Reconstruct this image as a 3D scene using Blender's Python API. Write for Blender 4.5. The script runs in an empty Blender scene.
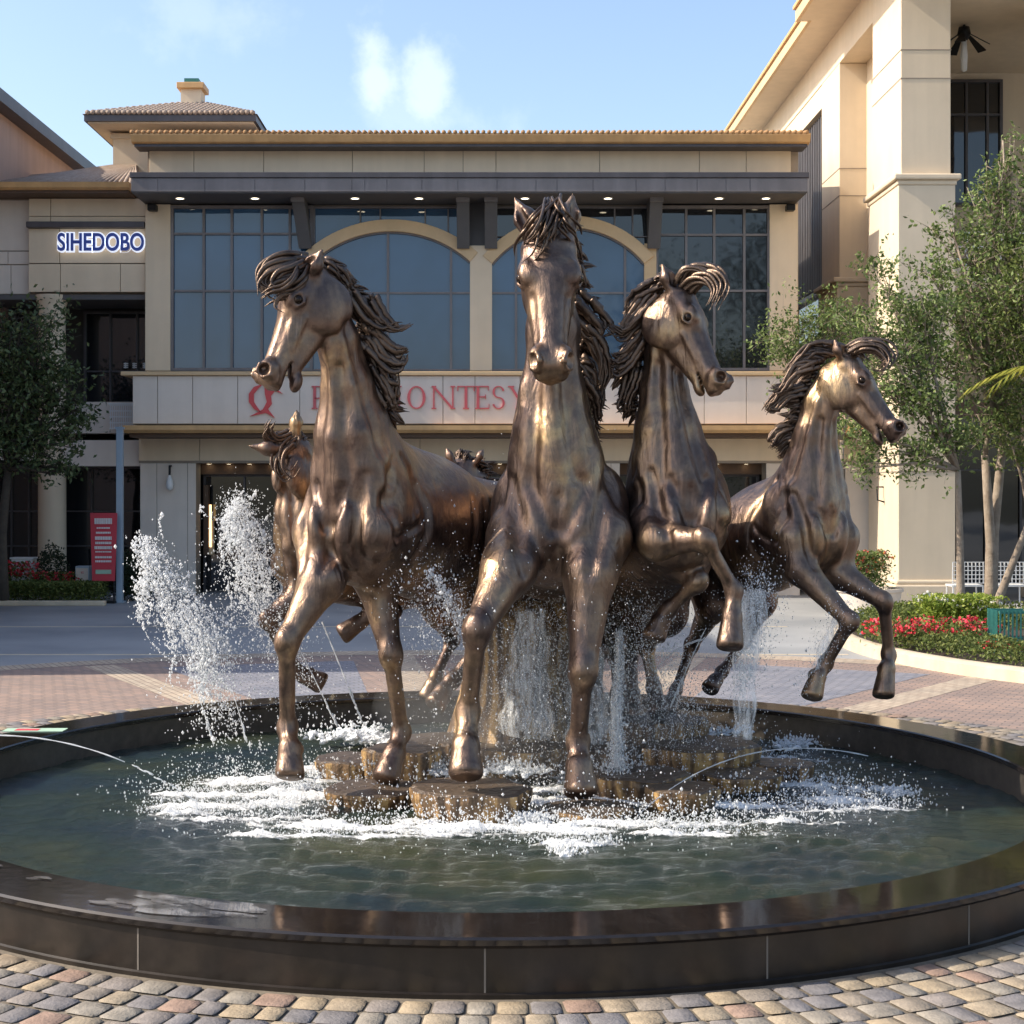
import bpy, math, random
import numpy as np
from mathutils import Vector, Matrix, noise
random.seed(7); RNG=np.random.default_rng(7)
SC=bpy.context.scene; COL=SC.collection
F=1545.0; CX=488.0; CY=490.0; CH=3.2
def P(px,py,Y): return Vector(((px-CX)/F*Y, Y, CH+(CY-py)/F*Y))
def G(px,py,z=0.0):
    Y=F*(CH-z)/(py-CY); return Vector(((px-CX)/F*Y,Y,z))
R=math.radians
# ------------------------------------------------------------------ materials
MATS={}
def nt(m):
    m.use_nodes=True; t=m.node_tree; return t,t.nodes,t.links
def mat(name,col,rough=.7,metal=0.0,var=.12,vscale=3.0,bump=.0,bscale=30.0,col2=None,spec=.5,detail=6,coat=0.0,stain=0.0,bdist=.02):
    m=bpy.data.materials.new(name); t,N,L=nt(m)
    b=N['Principled BSDF']; b.inputs['Roughness'].default_value=rough; b.inputs['Metallic'].default_value=metal
    b.inputs['Specular IOR Level'].default_value=spec; b.inputs['Coat Weight'].default_value=coat
    tc=N.new('ShaderNodeTexCoord'); 
    n=N.new('ShaderNodeTexNoise'); n.inputs['Scale'].default_value=vscale; n.inputs['Detail'].default_value=detail; n.inputs['Roughness'].default_value=.65
    L.new(tc.outputs['Object'],n.inputs['Vector'])
    r=N.new('ShaderNodeValToRGB'); c=np.array(col); c2=np.array(col2) if col2 is not None else np.clip(c*(1+var),0,1)
    c1=c if col2 is not None else c*(1-var)
    r.color_ramp.elements[0].position=.3; r.color_ramp.elements[1].position=.7
    r.color_ramp.elements[0].color=(*c1,1); r.color_ramp.elements[1].color=(*c2,1)
    L.new(n.outputs['Fac'],r.inputs['Fac']); out=r.outputs['Color']
    if stain>0:
        mp=N.new('ShaderNodeMapping'); mp.inputs['Scale'].default_value=(1.2,1.2,.12); L.new(tc.outputs['Object'],mp.inputs['Vector'])
        n3=N.new('ShaderNodeTexNoise'); n3.inputs['Scale'].default_value=2.2; n3.inputs['Detail'].default_value=8; L.new(mp.outputs['Vector'],n3.inputs['Vector'])
        r3=N.new('ShaderNodeValToRGB'); r3.color_ramp.elements[0].position=.42; r3.color_ramp.elements[1].position=.62
        r3.color_ramp.elements[0].color=(1-stain,1-stain,1-stain,1); r3.color_ramp.elements[1].color=(1,1,1,1)
        L.new(n3.outputs['Fac'],r3.inputs['Fac'])
        mx=N.new('ShaderNodeMix'); mx.data_type='RGBA'; mx.blend_type='MULTIPLY'; mx.inputs['Factor'].default_value=1
        L.new(out,mx.inputs['A']); L.new(r3.outputs['Color'],mx.inputs['B']); out=mx.outputs['Result']
    L.new(out,b.inputs['Base Color'])
    if bump>0:
        n2=N.new('ShaderNodeTexNoise'); n2.inputs['Scale'].default_value=bscale; n2.inputs['Detail'].default_value=5
        L.new(tc.outputs['Object'],n2.inputs['Vector'])
        bp=N.new('ShaderNodeBump'); bp.inputs['Strength'].default_value=bump; bp.inputs['Distance'].default_value=bdist
        L.new(n2.outputs['Fac'],bp.inputs['Height']); L.new(bp.outputs['Normal'],b.inputs['Normal'])
    MATS[name]=m; return m
def island_mat(name,cols,rough=.8,trans=0.0,var=.25,bump=0,spec=.3):
    """each loose piece of the mesh (a leaf, a paver) takes its own colour"""
    m=bpy.data.materials.new(name); t,N,L=nt(m); b=N['Principled BSDF']
    b.inputs['Roughness'].default_value=rough; b.inputs['Specular IOR Level'].default_value=spec
    g=N.new('ShaderNodeNewGeometry'); r=N.new('ShaderNodeValToRGB'); r.color_ramp.interpolation='CONSTANT' if len(cols)>3 else 'LINEAR'
    e=r.color_ramp.elements
    while len(e)<len(cols): e.new(.5)
    for i,c in enumerate(cols):
        e[i].position=i/len(cols) if len(cols)>3 else i/(len(cols)-1); e[i].color=(*c,1)
    L.new(g.outputs['Random Per Island'],r.inputs['Fac'])
    tc=N.new('ShaderNodeTexCoord'); n=N.new('ShaderNodeTexNoise'); n.inputs['Scale'].default_value=9; n.inputs['Detail'].default_value=6
    L.new(tc.outputs['Object'],n.inputs['Vector'])
    r2=N.new('ShaderNodeValToRGB'); r2.color_ramp.elements[0].position=.3; r2.color_ramp.elements[1].position=.7
    r2.color_ramp.elements[0].color=(1-var,)*3+(1,); r2.color_ramp.elements[1].color=(1+var*.3,)*3+(1,)
    L.new(n.outputs['Fac'],r2.inputs['Fac'])
    mx=N.new('ShaderNodeMix'); mx.data_type='RGBA'; mx.blend_type='MULTIPLY'; mx.inputs['Factor'].default_value=1
    L.new(r.outputs['Color'],mx.inputs['A']); L.new(r2.outputs['Color'],mx.inputs['B']); L.new(mx.outputs['Result'],b.inputs['Base Color'])
    if trans>0:
        tr=N.new('ShaderNodeBsdfTranslucent'); L.new(mx.outputs['Result'],tr.inputs['Color'])
        ms=N.new('ShaderNodeMixShader'); ms.inputs[0].default_value=trans
        L.new(b.outputs[0],ms.inputs[1]); L.new(tr.outputs[0],ms.inputs[2]); L.new(ms.outputs[0],N['Material Output'].inputs['Surface'])
    if bump:
        n2=N.new('ShaderNodeTexNoise'); n2.inputs['Scale'].default_value=45; n2.inputs['Detail'].default_value=6; L.new(tc.outputs['Object'],n2.inputs['Vector'])
        bp=N.new('ShaderNodeBump'); bp.inputs['Strength'].default_value=bump; bp.inputs['Distance'].default_value=.02
        L.new(n2.outputs['Fac'],bp.inputs['Height']); L.new(bp.outputs['Normal'],b.inputs['Normal'])
    MATS[name]=m; return m
# ------------------------------------------------------------------ mesh helpers
class MB:
    def __init__(s): s.v=[]; s.f=[]
    def add(s,v,f):
        o=len(s.v); s.v.extend([tuple(x) for x in v]); s.f.extend([tuple(i+o for i in q) for q in f]); return s
    def box(s,x0,x1,y0,y1,z0,z1):
        x0,x1=min(x0,x1),max(x0,x1); y0,y1=min(y0,y1),max(y0,y1); z0,z1=min(z0,z1),max(z0,z1)
        return s.add([(x0,y0,z0),(x1,y0,z0),(x1,y1,z0),(x0,y1,z0),(x0,y0,z1),(x1,y0,z1),(x1,y1,z1),(x0,y1,z1)],
          [(0,3,2,1),(4,5,6,7),(0,1,5,4),(1,2,6,5),(2,3,7,6),(3,0,4,7)])
    def tube(s,pts,rad,n=8,cap=True,flat=1.0,side=None):
        pts=[Vector(p) for p in pts]; m=len(pts); vs=[]
        if not hasattr(rad,'__len__'): rad=[rad]*m
        pa=None
        for i,p in enumerate(pts):
            d=(pts[min(i+1,m-1)]-pts[max(i-1,0)]); 
            if d.length<1e-9: d=Vector((0,0,1))
            d.normalize()
            if pa is None:
                a=Vector(side) if side is not None else Vector((0,0,1)) if abs(d.z)<.9 else Vector((1,0,0))
            else: a=pa
            a=(a-d*a.dot(d)); 
            if a.length<1e-6: a=d.orthogonal()
            a.normalize(); pa=a; b=d.cross(a)
            for k in range(n):
                t=2*math.pi*k/n; vs.append(p+(a*math.cos(t)+b*math.sin(t)*flat)*rad[i])
        fs=[(i*n+k,i*n+(k+1)%n,(i+1)*n+(k+1)%n,(i+1)*n+k) for i in range(m-1) for k in range(n)]
        if cap: fs+= [tuple(range(n-1,-1,-1)),tuple((m-1)*n+k for k in range(n))]
        return s.add(vs,fs)
    def prism(s,poly,y0,y1):
        """poly: list of (x,z); extruded along y"""
        n=len(poly); return s.add([(x,y0,z) for x,z in poly]+[(x,y1,z) for x,z in poly],
          [tuple(range(n)),tuple(range(2*n-1,n-1,-1))]+[(i+n,(i+1)%n+n,(i+1)%n,i) for i in range(n)])
    def prof(s,poly,x0,x1):
        """poly: list of (y,z); extruded along x"""
        n=len(poly); return s.add([(x0,y,z) for y,z in poly]+[(x1,y,z) for y,z in poly],
          [tuple(range(n)),tuple(range(2*n-1,n-1,-1))]+[(i+n,(i+1)%n+n,(i+1)%n,i) for i in range(n)])
    def lathe(s,c,prof,n=32,a0=0,a1=2*math.pi):
        full=abs(a1-a0-2*math.pi)<1e-6; m=len(prof); k=n if full else n+1; vs=[]
        for i in range(k):
            a=a0+(a1-a0)*i/n
            for r,z in prof: vs.append((c[0]+r*math.cos(a),c[1]+r*math.sin(a),c[2]+z))
        fs=[]
        for i in range(n):
            j=(i+1)%k
            for q in range(m-1): fs.append((i*m+q,j*m+q,j*m+q+1,i*m+q+1))
        return s.add(vs,fs)
    def build(s,name,m,parent=None,smooth=False,bevel=0.0,auto=False):
        me=bpy.data.meshes.new(name); me.from_pydata(s.v,[],s.f); me.update()
        o=bpy.data.objects.new(name,me); COL.objects.link(o); me.materials.append(m if not isinstance(m,str) else MATS[m])
        if parent: o.parent=parent
        if smooth: me.polygons.foreach_set('use_smooth',[True]*len(me.polygons))
        if auto: me.set_sharp_from_angle(angle=R(35))
        if bevel>0:
            b=o.modifiers.new('bevel','BEVEL'); b.width=bevel; b.segments=2; b.limit_method='ANGLE'; b.angle_limit=R(40)
        return o
def tag(o,label=None,cat=None,group=None,kind=None):
    if label: o['label']=label
    if cat: o['category']=cat
    if group: o['group']=group
    if kind: o['kind']=kind
    return o
def thing(name,label,cat,loc=(0,0,0),group=None):
    """Empty at the thing's base; children keep world-space vertices through an inverse matrix"""
    o=bpy.data.objects.new(name,None); COL.objects.link(o); o.location=loc; o.empty_display_size=.2
    return tag(o,label,cat,group)
def adopt(root):
    """children were modelled in world space: move them into the root's frame"""
    for c in root.children: c.matrix_parent_inverse=Matrix.Translation(-Vector(root.location))
def mesh_np(name,V,Fq,m,parent=None,smooth=True):
    me=bpy.data.meshes.new(name); nf=len(Fq); k=Fq.shape[1]
    me.vertices.add(len(V)); me.vertices.foreach_set('co',np.asarray(V,np.float32).ravel())
    me.loops.add(nf*k); me.loops.foreach_set('vertex_index',Fq.astype(np.int32).ravel())
    me.polygons.add(nf); me.polygons.foreach_set('loop_start',np.arange(0,nf*k,k,dtype=np.int32))
    me.polygons.foreach_set('use_smooth',np.full(nf,smooth)); me.update(calc_edges=True); me.validate()
    o=bpy.data.objects.new(name,me); COL.objects.link(o); me.materials.append(MATS[m] if isinstance(m,str) else m)
    if parent: o.parent=parent
    return o
# ------------------------------------------------------------------ signed-distance sculpting
class Field:
    def __init__(s,lo,hi,h):
        s.lo=np.array(lo,np.float32); s.h=h; s.n=np.ceil((np.array(hi)-s.lo)/h).astype(int)+1
        s.F=np.full(s.n,.5,np.float32)
    def sub(s,lo,hi):
        a=np.clip(np.floor((np.array(lo)-s.lo)/s.h).astype(int),0,s.n); b=np.clip(np.ceil((np.array(hi)-s.lo)/s.h).astype(int)+1,0,s.n)
        if (b<=a).any(): return None
        ax=[s.lo[i]+np.arange(a[i],b[i],dtype=np.float32)*s.h for i in range(3)]
        return (slice(a[0],b[0]),slice(a[1],b[1]),slice(a[2],b[2])),ax[0][:,None,None],ax[1][None,:,None],ax[2][None,None,:]
    def comb(s,sl,d,k,op):
        A=s.F[sl]
        if op<0: A=-A
        if k>1e-6:
            q=np.maximum(k-np.abs(A-d),0)/k; r=np.minimum(A,d)-q*q*k*.25
        else: r=np.minimum(A,d)
        s.F[sl]=r if op>0 else -r
    def seg(s,a,b,ra,rb,side=None,la=None,lb=None,k=.08,op=1,cut=None):
        """tapered limb a->b, radii ra,rb in the sagittal plane and la,lb sideways"""
        a=np.array(a,np.float32); b=np.array(b,np.float32); la=ra if la is None else la; lb=rb if lb is None else lb
        m=max(ra,rb,la,lb)+k+3*s.h; q=s.sub(np.minimum(a,b)-m,np.maximum(a,b)+m)
        if q is None: return
        sl,X,Y,Z=q; ab=b-a; L=float(np.linalg.norm(ab)); t_=ab/max(L,1e-6)
        if side is None: side=np.cross(t_,[0,0,1.0]) if abs(t_[2])<.95 else np.array([1.0,0,0])
        sd=np.array(side,float); sd=sd-t_*np.dot(sd,t_)
        if np.linalg.norm(sd)<.2: sd=np.cross(t_,[.3,.2,1.0])
        sd/=np.linalg.norm(sd); sg=np.cross(sd,t_)
        dx,dy,dz=X-a[0],Y-a[1],Z-a[2]
        ax=dx*t_[0]+dy*t_[1]+dz*t_[2]; t=np.clip(ax/L,0,1)
        oa=ax-t*L; ol=dx*sd[0]+dy*sd[1]+dz*sd[2]; os_=dx*sg[0]+dy*sg[1]+dz*sg[2]
        rs=ra+(rb-ra)*t; rl=la+(lb-la)*t
        u=os_/rs; v=ol/rl; w=oa/np.minimum(rs,rl)
        k0=np.sqrt(u*u+v*v+w*w)+1e-6; k1=np.sqrt((u/rs)**2+(v/rl)**2+(w/np.minimum(rs,rl))**2)+1e-6
        d=k0*(k0-1)/k1
        if cut is not None:
            c,n,ck=cut; pd=(X-c[0])*n[0]+(Y-c[1])*n[1]+(Z-c[2])*n[2]; q_=np.maximum(ck-np.abs(d-pd),0)/ck; d=np.maximum(d,pd)+q_*q_*ck*.25
        s.comb(sl,d.astype(np.float32),k,op)
    def ell(s,c,axes,r,k=.06,op=1):
        c=np.array(c,np.float32); m=max(r)+k+3*s.h; q=s.sub(c-m,c+m)
        a0=nrm(axes[0]); a1=np.array(axes[1],float); a1=a1-a0*np.dot(a0,a1)
        if np.linalg.norm(a1)<.2: a1=np.cross(a0,[.3,.2,1.0])
        a1=nrm(a1); axes=[a0,a1,np.cross(a0,a1)]
        if q is None: return
        sl,X,Y,Z=q; dx,dy,dz=X-c[0],Y-c[1],Z-c[2]; k0=0;k1=0
        for A,ri in zip(axes,r):
            o=dx*A[0]+dy*A[1]+dz*A[2]; k0=k0+(o/ri)**2; k1=k1+(o/ri**2)**2
        k0=np.sqrt(k0)+1e-6; k1=np.sqrt(k1)+1e-6
        s.comb(sl,(k0*(k0-1)/k1).astype(np.float32),k,op)
    def hit(s,p,d,maxd):
        p=np.array(p,float); d=nrm(d)
        for i in range(int(maxd/(s.h*.7))):
            j=np.round((p-s.lo)/s.h).astype(int)
            if (j>=0).all() and (j<s.n).all() and s.F[tuple(j)]<0: return p
            p=p+d*s.h*.7
        return None
    def groove(s,origins,d,maxd,r,k,op=-1,sink=0.0):
        """a line of tooling that follows the surface found under each origin"""
        O=[np.array(o,float) for o in origins]; Of=[]
        for i in range(len(O)-1):
            for q in range(5): Of.append(O[i]+(O[i+1]-O[i])*q/5)
        Of.append(O[-1]); d=nrm(d); P0=[]; brk=[]
        for o in Of:
            p=s.hit(o,d,maxd)
            if p is None or np.linalg.norm(p-o)<s.h*2: continue
            P0.append(p)
        if len(P0)<4: return
        # keep the run nearest the median depth, then smooth it
        dep=np.array([np.dot(p,d) for p in P0]); keep=[P0[0]]
        for p in P0[1:]:
            if np.linalg.norm(p-keep[-1])<.22*maxd*.6+.1: keep.append(p)
        P0=keep
        if len(P0)<4: return
        A=np.array(P0); B=A.copy(); 
        for _ in range(2): B[1:-1]=(A[:-2]+2*A[1:-1]+A[2:])/4; A=B.copy()
        m=r+k+3*s.h; q=s.sub(A.min(0)-m,A.max(0)+m)
        if q is None: return
        sl,X,Y,Z=q; D=None; n=len(A)-1
        for i in range(n):
            a_,b_=A[i],A[i+1]; ab=b_-a_; L2=max(float(ab@ab),1e-9); t=np.clip(((X-a_[0])*ab[0]+(Y-a_[1])*ab[1]+(Z-a_[2])*ab[2])/L2,0,1)
            rr=r*(math.sin(math.pi*min(max((i+.5)/n,.0),1))**.6)
            dd=np.sqrt((X-a_[0]-ab[0]*t)**2+(Y-a_[1]-ab[1]*t)**2+(Z-a_[2]-ab[2]*t)**2)-rr
            D=dd if D is None else np.minimum(D,dd)
        s.comb(sl,D.astype(np.float32),k,op)
    def mesh(s):
        A=s.F; S=A<0; n=A.shape; c=[slice(0,-1),slice(1,None)]
        cnt=np.zeros(tuple(x-1 for x in n),np.int8)
        for i in (0,1):
            for j in (0,1):
                for k in (0,1): cnt+=S[c[i],c[j],c[k]]
        M=(cnt>0)&(cnt<8); I=np.argwhere(M); vid=np.full(M.shape,-1,np.int64); vid[M]=np.arange(len(I))
        pos=np.zeros((len(I),3)); num=np.zeros(len(I))
        cor=[(i,j,k) for i in (0,1) for j in (0,1) for k in (0,1)]
        for a in cor:
            for ax in range(3):
                if a[ax]: continue
                b=list(a); b[ax]=1
                va=A[I[:,0]+a[0],I[:,1]+a[1],I[:,2]+a[2]]; vb=A[I[:,0]+b[0],I[:,1]+b[1],I[:,2]+b[2]]
                x=(va<0)!=(vb<0); t=np.where(x,va/np.where(x,va-vb,1),0)
                p=np.array(a,float)[None,:].repeat(len(I),0); p[:,ax]+=t; pos[x]+=p[x]; num[x]+=1
        V=(I+pos/num[:,None])*s.h+s.lo
        Q=[]
        for ax in range(3):
            sa=[slice(None)]*3; sb=[slice(None)]*3; sa[ax]=slice(0,-1); sb[ax]=slice(1,None)
            E=S[tuple(sa)]!=S[tuple(sb)]; e=np.argwhere(E); o=[i for i in range(3) if i!=ax]
            ok=(e[:,o[0]]>0)&(e[:,o[1]]>0)&(e[:,o[0]]<n[o[0]]-1)&(e[:,o[1]]<n[o[1]]-1); e=e[ok]
            def at(d0,d1):
                g=e.copy(); g[:,o[0]]-=d0; g[:,o[1]]-=d1; return vid[g[:,0],g[:,1],g[:,2]]
            q=np.stack([at(1,1),at(0,1),at(0,0),at(1,0)],1)
            ins=S[e[:,0],e[:,1],e[:,2]]; flip=ins if ax!=1 else ~ins
            q[~flip]=q[~flip][:,::-1]; Q.append(q)
        return V,np.concatenate(Q)
def nrm(v):
    v=np.array(v,float); return v/np.linalg.norm(v)
# ------------------------------------------------------------------ camera, sky, sun
def rig():
    cam=bpy.data.cameras.new('camera'); co=bpy.data.objects.new('camera',cam); COL.objects.link(co)
    co.location=(0,0,CH); co.rotation_euler=(R(90),0,0); cam.sensor_width=36; cam.lens=F/1024*36
    cam.shift_x=(512-CX)/1024; cam.shift_y=-(512-CY)/1024; cam.clip_end=3000; SC.camera=co
    az=R(-5); el=R(38); sd=Vector((-math.cos(az)*math.cos(el),math.sin(az)*math.cos(el),math.sin(el)))
    su=bpy.data.lights.new('sun','SUN'); so=bpy.data.objects.new('sun',su); COL.objects.link(so)
    su.energy=3.5; su.angle=R(.5); su.color=(1,.90,.75); so.rotation_euler=(-sd).to_track_quat('-Z','Y').to_euler(); so.location=(-20,5,30)
    w=bpy.data.worlds.new('World'); SC.world=w; w.use_nodes=True; N=w.node_tree.nodes; L=w.node_tree.links
    bg=N['Background']; sk=N.new('ShaderNodeTexSky'); sk.sky_type='NISHITA'; sk.sun_disc=False; sk.sun_elevation=el
    sk.sun_rotation=math.atan2(sd.x,sd.y); sk.air_density=1.0; sk.dust_density=2.2; sk.ozone_density=1.0
    # two soft clouds
    tc=N.new('ShaderNodeTexCoord'); 
    def dirv(px,py): return Vector(((px-CX)/F,1,(CY-py)/F)).normalized()
    tot=None
    nn=N.new('ShaderNodeTexNoise'); nn.inputs['Scale'].default_value=22; nn.inputs['Detail'].default_value=8; nn.inputs['Roughness'].default_value=.6; L.new(tc.outputs['Generated'],nn.inputs['Vector'])
    for (px,py,rx,rz,st) in [(374,78,.013,.024,.85),(432,78,.015,.024,.8),(405,112,.045,.016,.35),(205,22,.035,.018,.3)]:
        d=dirv(px,py); sb=N.new('ShaderNodeVectorMath'); sb.operation='SUBTRACT'; sb.inputs[1].default_value=d; L.new(tc.outputs['Generated'],sb.inputs[0])
        dv=N.new('ShaderNodeVectorMath'); dv.operation='DIVIDE'; dv.inputs[1].default_value=(rx,rx*4,rz); L.new(sb.outputs[0],dv.inputs[0])
        ln=N.new('ShaderNodeVectorMath'); ln.operation='LENGTH'; L.new(dv.outputs[0],ln.inputs[0])
        ad=N.new('ShaderNodeMath'); ad.operation='MULTIPLY_ADD'; ad.inputs[1].default_value=4.2; ad.inputs[2].default_value=-2.1; L.new(nn.outputs['Fac'],ad.inputs[0])
        s2=N.new('ShaderNodeMath'); s2.operation='ADD'; L.new(ad.outputs[0],s2.inputs[0]); L.new(ln.outputs['Value'],s2.inputs[1])
        mr=N.new('ShaderNodeMapRange'); mr.interpolation_type='SMOOTHSTEP'; mr.inputs['From Min'].default_value=1.5; mr.inputs['From Max'].default_value=.1; mr.inputs['To Max'].default_value=st; L.new(s2.outputs[0],mr.inputs['Value'])
        if tot is None: tot=mr.outputs[0]
        else:
            mm=N.new('ShaderNodeMath'); mm.operation='MAXIMUM'; L.new(tot,mm.inputs[0]); L.new(mr.outputs[0],mm.inputs[1]); tot=mm.outputs[0]
    mx=N.new('ShaderNodeMix'); mx.data_type='RGBA'; mx.inputs['B'].default_value=(8.6,8.3,8.2,1); L.new(sk.outputs['Color'],mx.inputs['A'])
    m8=N.new('ShaderNodeMath'); m8.operation='MULTIPLY'; m8.inputs[1].default_value=.23; L.new(tot,m8.inputs[0]); L.new(m8.outputs[0],mx.inputs['Factor'])
    L.new(mx.outputs['Result'],bg.inputs['Color']); bg.inputs['Strength'].default_value=.145
    SC.view_settings.view_transform='Standard'; SC.view_settings.look='None'; SC.view_settings.gamma=1; SC.view_settings.exposure=.92
rig()
# ------------------------------------------------------------------ materials of the place
mat('stucco',(.74,.60,.43),rough=.9,var=.05,vscale=.9,bump=.15,bscale=60,stain=.05)
mat('stucco_pale',(.74,.65,.56),rough=.9,var=.05,vscale=.9,bump=.12,bscale=60,stain=.05)
mat('stucco_cream',(.70,.58,.43),rough=.9,var=.05,vscale=.7,bump=.2,bscale=50,stain=.05)
mat('stucco_pink',(.56,.38,.30),rough=.95,var=.05,vscale=.6,bump=.2,bscale=40,stain=.08)
mat('joint',(.30,.25,.20),rough=.95)
mat('gold_trim',(.62,.37,.16),rough=.6,var=.08,vscale=4,stain=.12)
mat('tan_trim',(.62,.44,.25),rough=.7,var=.06)
mat('dark_metal',(.095,.085,.09),rough=.45,metal=.3,var=.1,vscale=2,stain=.15)
mat('mid_metal',(.20,.18,.18),rough=.5,metal=.2,var=.1,vscale=2,stain=.15)
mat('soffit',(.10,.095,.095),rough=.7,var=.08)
mat('black',(.012,.012,.013),rough=.6)
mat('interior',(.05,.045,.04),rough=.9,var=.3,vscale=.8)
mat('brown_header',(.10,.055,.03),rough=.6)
mat('white_paint',(.75,.75,.74),rough=.5,var=.03)
mat('pole_blue',(.32,.40,.48),rough=.45,metal=.2,var=.05)
mat('sign_red',(.62,.07,.07),rough=.5,var=.03)
mat('letter_red',(.55,.10,.11),rough=.45,var=.05)
mat('letter_blue',(.05,.10,.45),rough=.4)
mat('banner_red',(.55,.05,.07),rough=.7,var=.06)
mat('banner_text',(.75,.70,.68),rough=.7)
mat('banner_green',(.35,.5,.38),rough=.7)
mat('roof_tile',(.30,.22,.17),rough=.85,col2=(.42,.34,.28),vscale=5,bump=.4,bscale=12)
mat('tile_gold',(.42,.24,.11),rough=.8,var=.2,vscale=6)
mat('kerb',(.62,.52,.38),rough=.9,var=.08,vscale=3,bump=.3,bscale=40,stain=.12)
mat('mulch',(.05,.035,.025),rough=1,var=.4,vscale=12,bump=.6,bscale=30)
mat('bark',(.20,.15,.11),rough=.95,col2=(.34,.28,.22),vscale=5,bump=.7,bscale=18)
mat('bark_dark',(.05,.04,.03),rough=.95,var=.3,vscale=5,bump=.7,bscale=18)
mat('green_metal',(.03,.16,.14),rough=.5)
mat('iron',(.02,.02,.022),rough=.5,metal=.6)
mat('flower_white',(.8,.78,.72),rough=.8)
def lampmat(name,c,s):
    m=bpy.data.materials.new(name); t,N,L=nt(m); b=N['Principled BSDF']; b.inputs['Base Color'].default_value=(*c,1)
    b.inputs['Emission Color'].default_value=(*c,1); b.inputs['Emission Strength'].default_value=s; MATS[name]=m
lampmat('downlight_glow',(1,.86,.6),4.0); lampmat('shop_glow',(1,.62,.28),1.6); lampmat('sign_glow',(.85,.9,1),.4)
def glassmat(name,c,rough=.03,spec=.9):
    m=bpy.data.materials.new(name); t,N,L=nt(m); b=N['Principled BSDF']; b.inputs['Roughness'].default_value=rough
    b.inputs['Specular IOR Level'].default_value=spec; b.inputs['IOR'].default_value=1.6; b.inputs['Coat Weight'].default_value=.15; b.inputs['Coat Roughness'].default_value=.02
    tc=N.new('ShaderNodeTexCoord'); n=N.new('ShaderNodeTexNoise'); n.inputs['Scale'].default_value=.35; n.inputs['Detail'].default_value=3; L.new(tc.outputs['Object'],n.inputs['Vector'])
    r=N.new('ShaderNodeValToRGB'); c=np.array(c); r.color_ramp.elements[0].color=(*(c*.75),1); r.color_ramp.elements[1].color=(*(c*1.3),1); r.color_ramp.elements[0].position=.3; r.color_ramp.elements[1].position=.7
    L.new(n.outputs['Fac'],r.inputs['Fac']); L.new(r.outputs['Color'],b.inputs['Base Color'])
    bp=N.new('ShaderNodeBump'); bp.inputs['Strength'].default_value=.08; bp.inputs['Distance'].default_value=.1; L.new(n.outputs['Fac'],bp.inputs['Height']); L.new(bp.outputs['Normal'],b.inputs['Normal'])
    MATS[name]=m
glassmat('glass_blue',(.036,.088,.165),spec=.55); glassmat('glass_dark',(.012,.014,.018),spec=.6); 
island_mat('leaf',[(.06,.09,.02),(.12,.16,.04),(.22,.24,.07)],rough=.55,trans=.3,var=.15)
island_mat('leaf_pale',[(.06,.095,.025),(.15,.21,.06),(.28,.34,.12)],rough=.5,trans=.3,var=.15)
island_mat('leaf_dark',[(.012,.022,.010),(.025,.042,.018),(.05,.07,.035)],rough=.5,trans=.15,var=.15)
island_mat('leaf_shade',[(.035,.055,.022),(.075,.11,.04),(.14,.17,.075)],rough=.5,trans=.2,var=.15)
island_mat('leaf_lime',[(.16,.24,.03),(.26,.34,.05),(.38,.42,.09)],rough=.55,trans=.35,var=.15)
island_mat('palm_yellow',[(.30,.30,.04),(.40,.36,.06),(.22,.28,.05)],rough=.5,trans=.3)
island_mat('petal_red',[(.58,.02,.03),(.72,.04,.07),(.8,.16,.2)],rough=.6,trans=.2,var=.1)
island_mat('petal_mixed',[(.62,.08,.05),(.70,.35,.06),(.60,.12,.14),(.65,.5,.2)],rough=.6,trans=.2,var=.1)
island_mat('paver',[(.31,.245,.175),(.25,.215,.18),(.19,.176,.175),(.33,.27,.195),(.21,.19,.18),(.28,.235,.185),(.29,.20,.155),(.31,.25,.18),(.19,.178,.18),(.34,.27,.185),(.24,.21,.19),(.27,.24,.20)],rough=.85,var=.3,bump=.5)
# granite of the basin
m=mat('granite',(.016,.013,.012),rough=.07,var=.3,vscale=14,spec=.6,stain=.2,bump=.03,bscale=9)
m=mat('granite_wall',(.015,.012,.010),rough=.28,col2=(.034,.026,.021),vscale=5,spec=.5,stain=.35)
mat('granite_inner',(.035,.03,.027),rough=.3,col2=(.075,.065,.055),vscale=8)
mat('seam',(.16,.14,.12),rough=.8)
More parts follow.
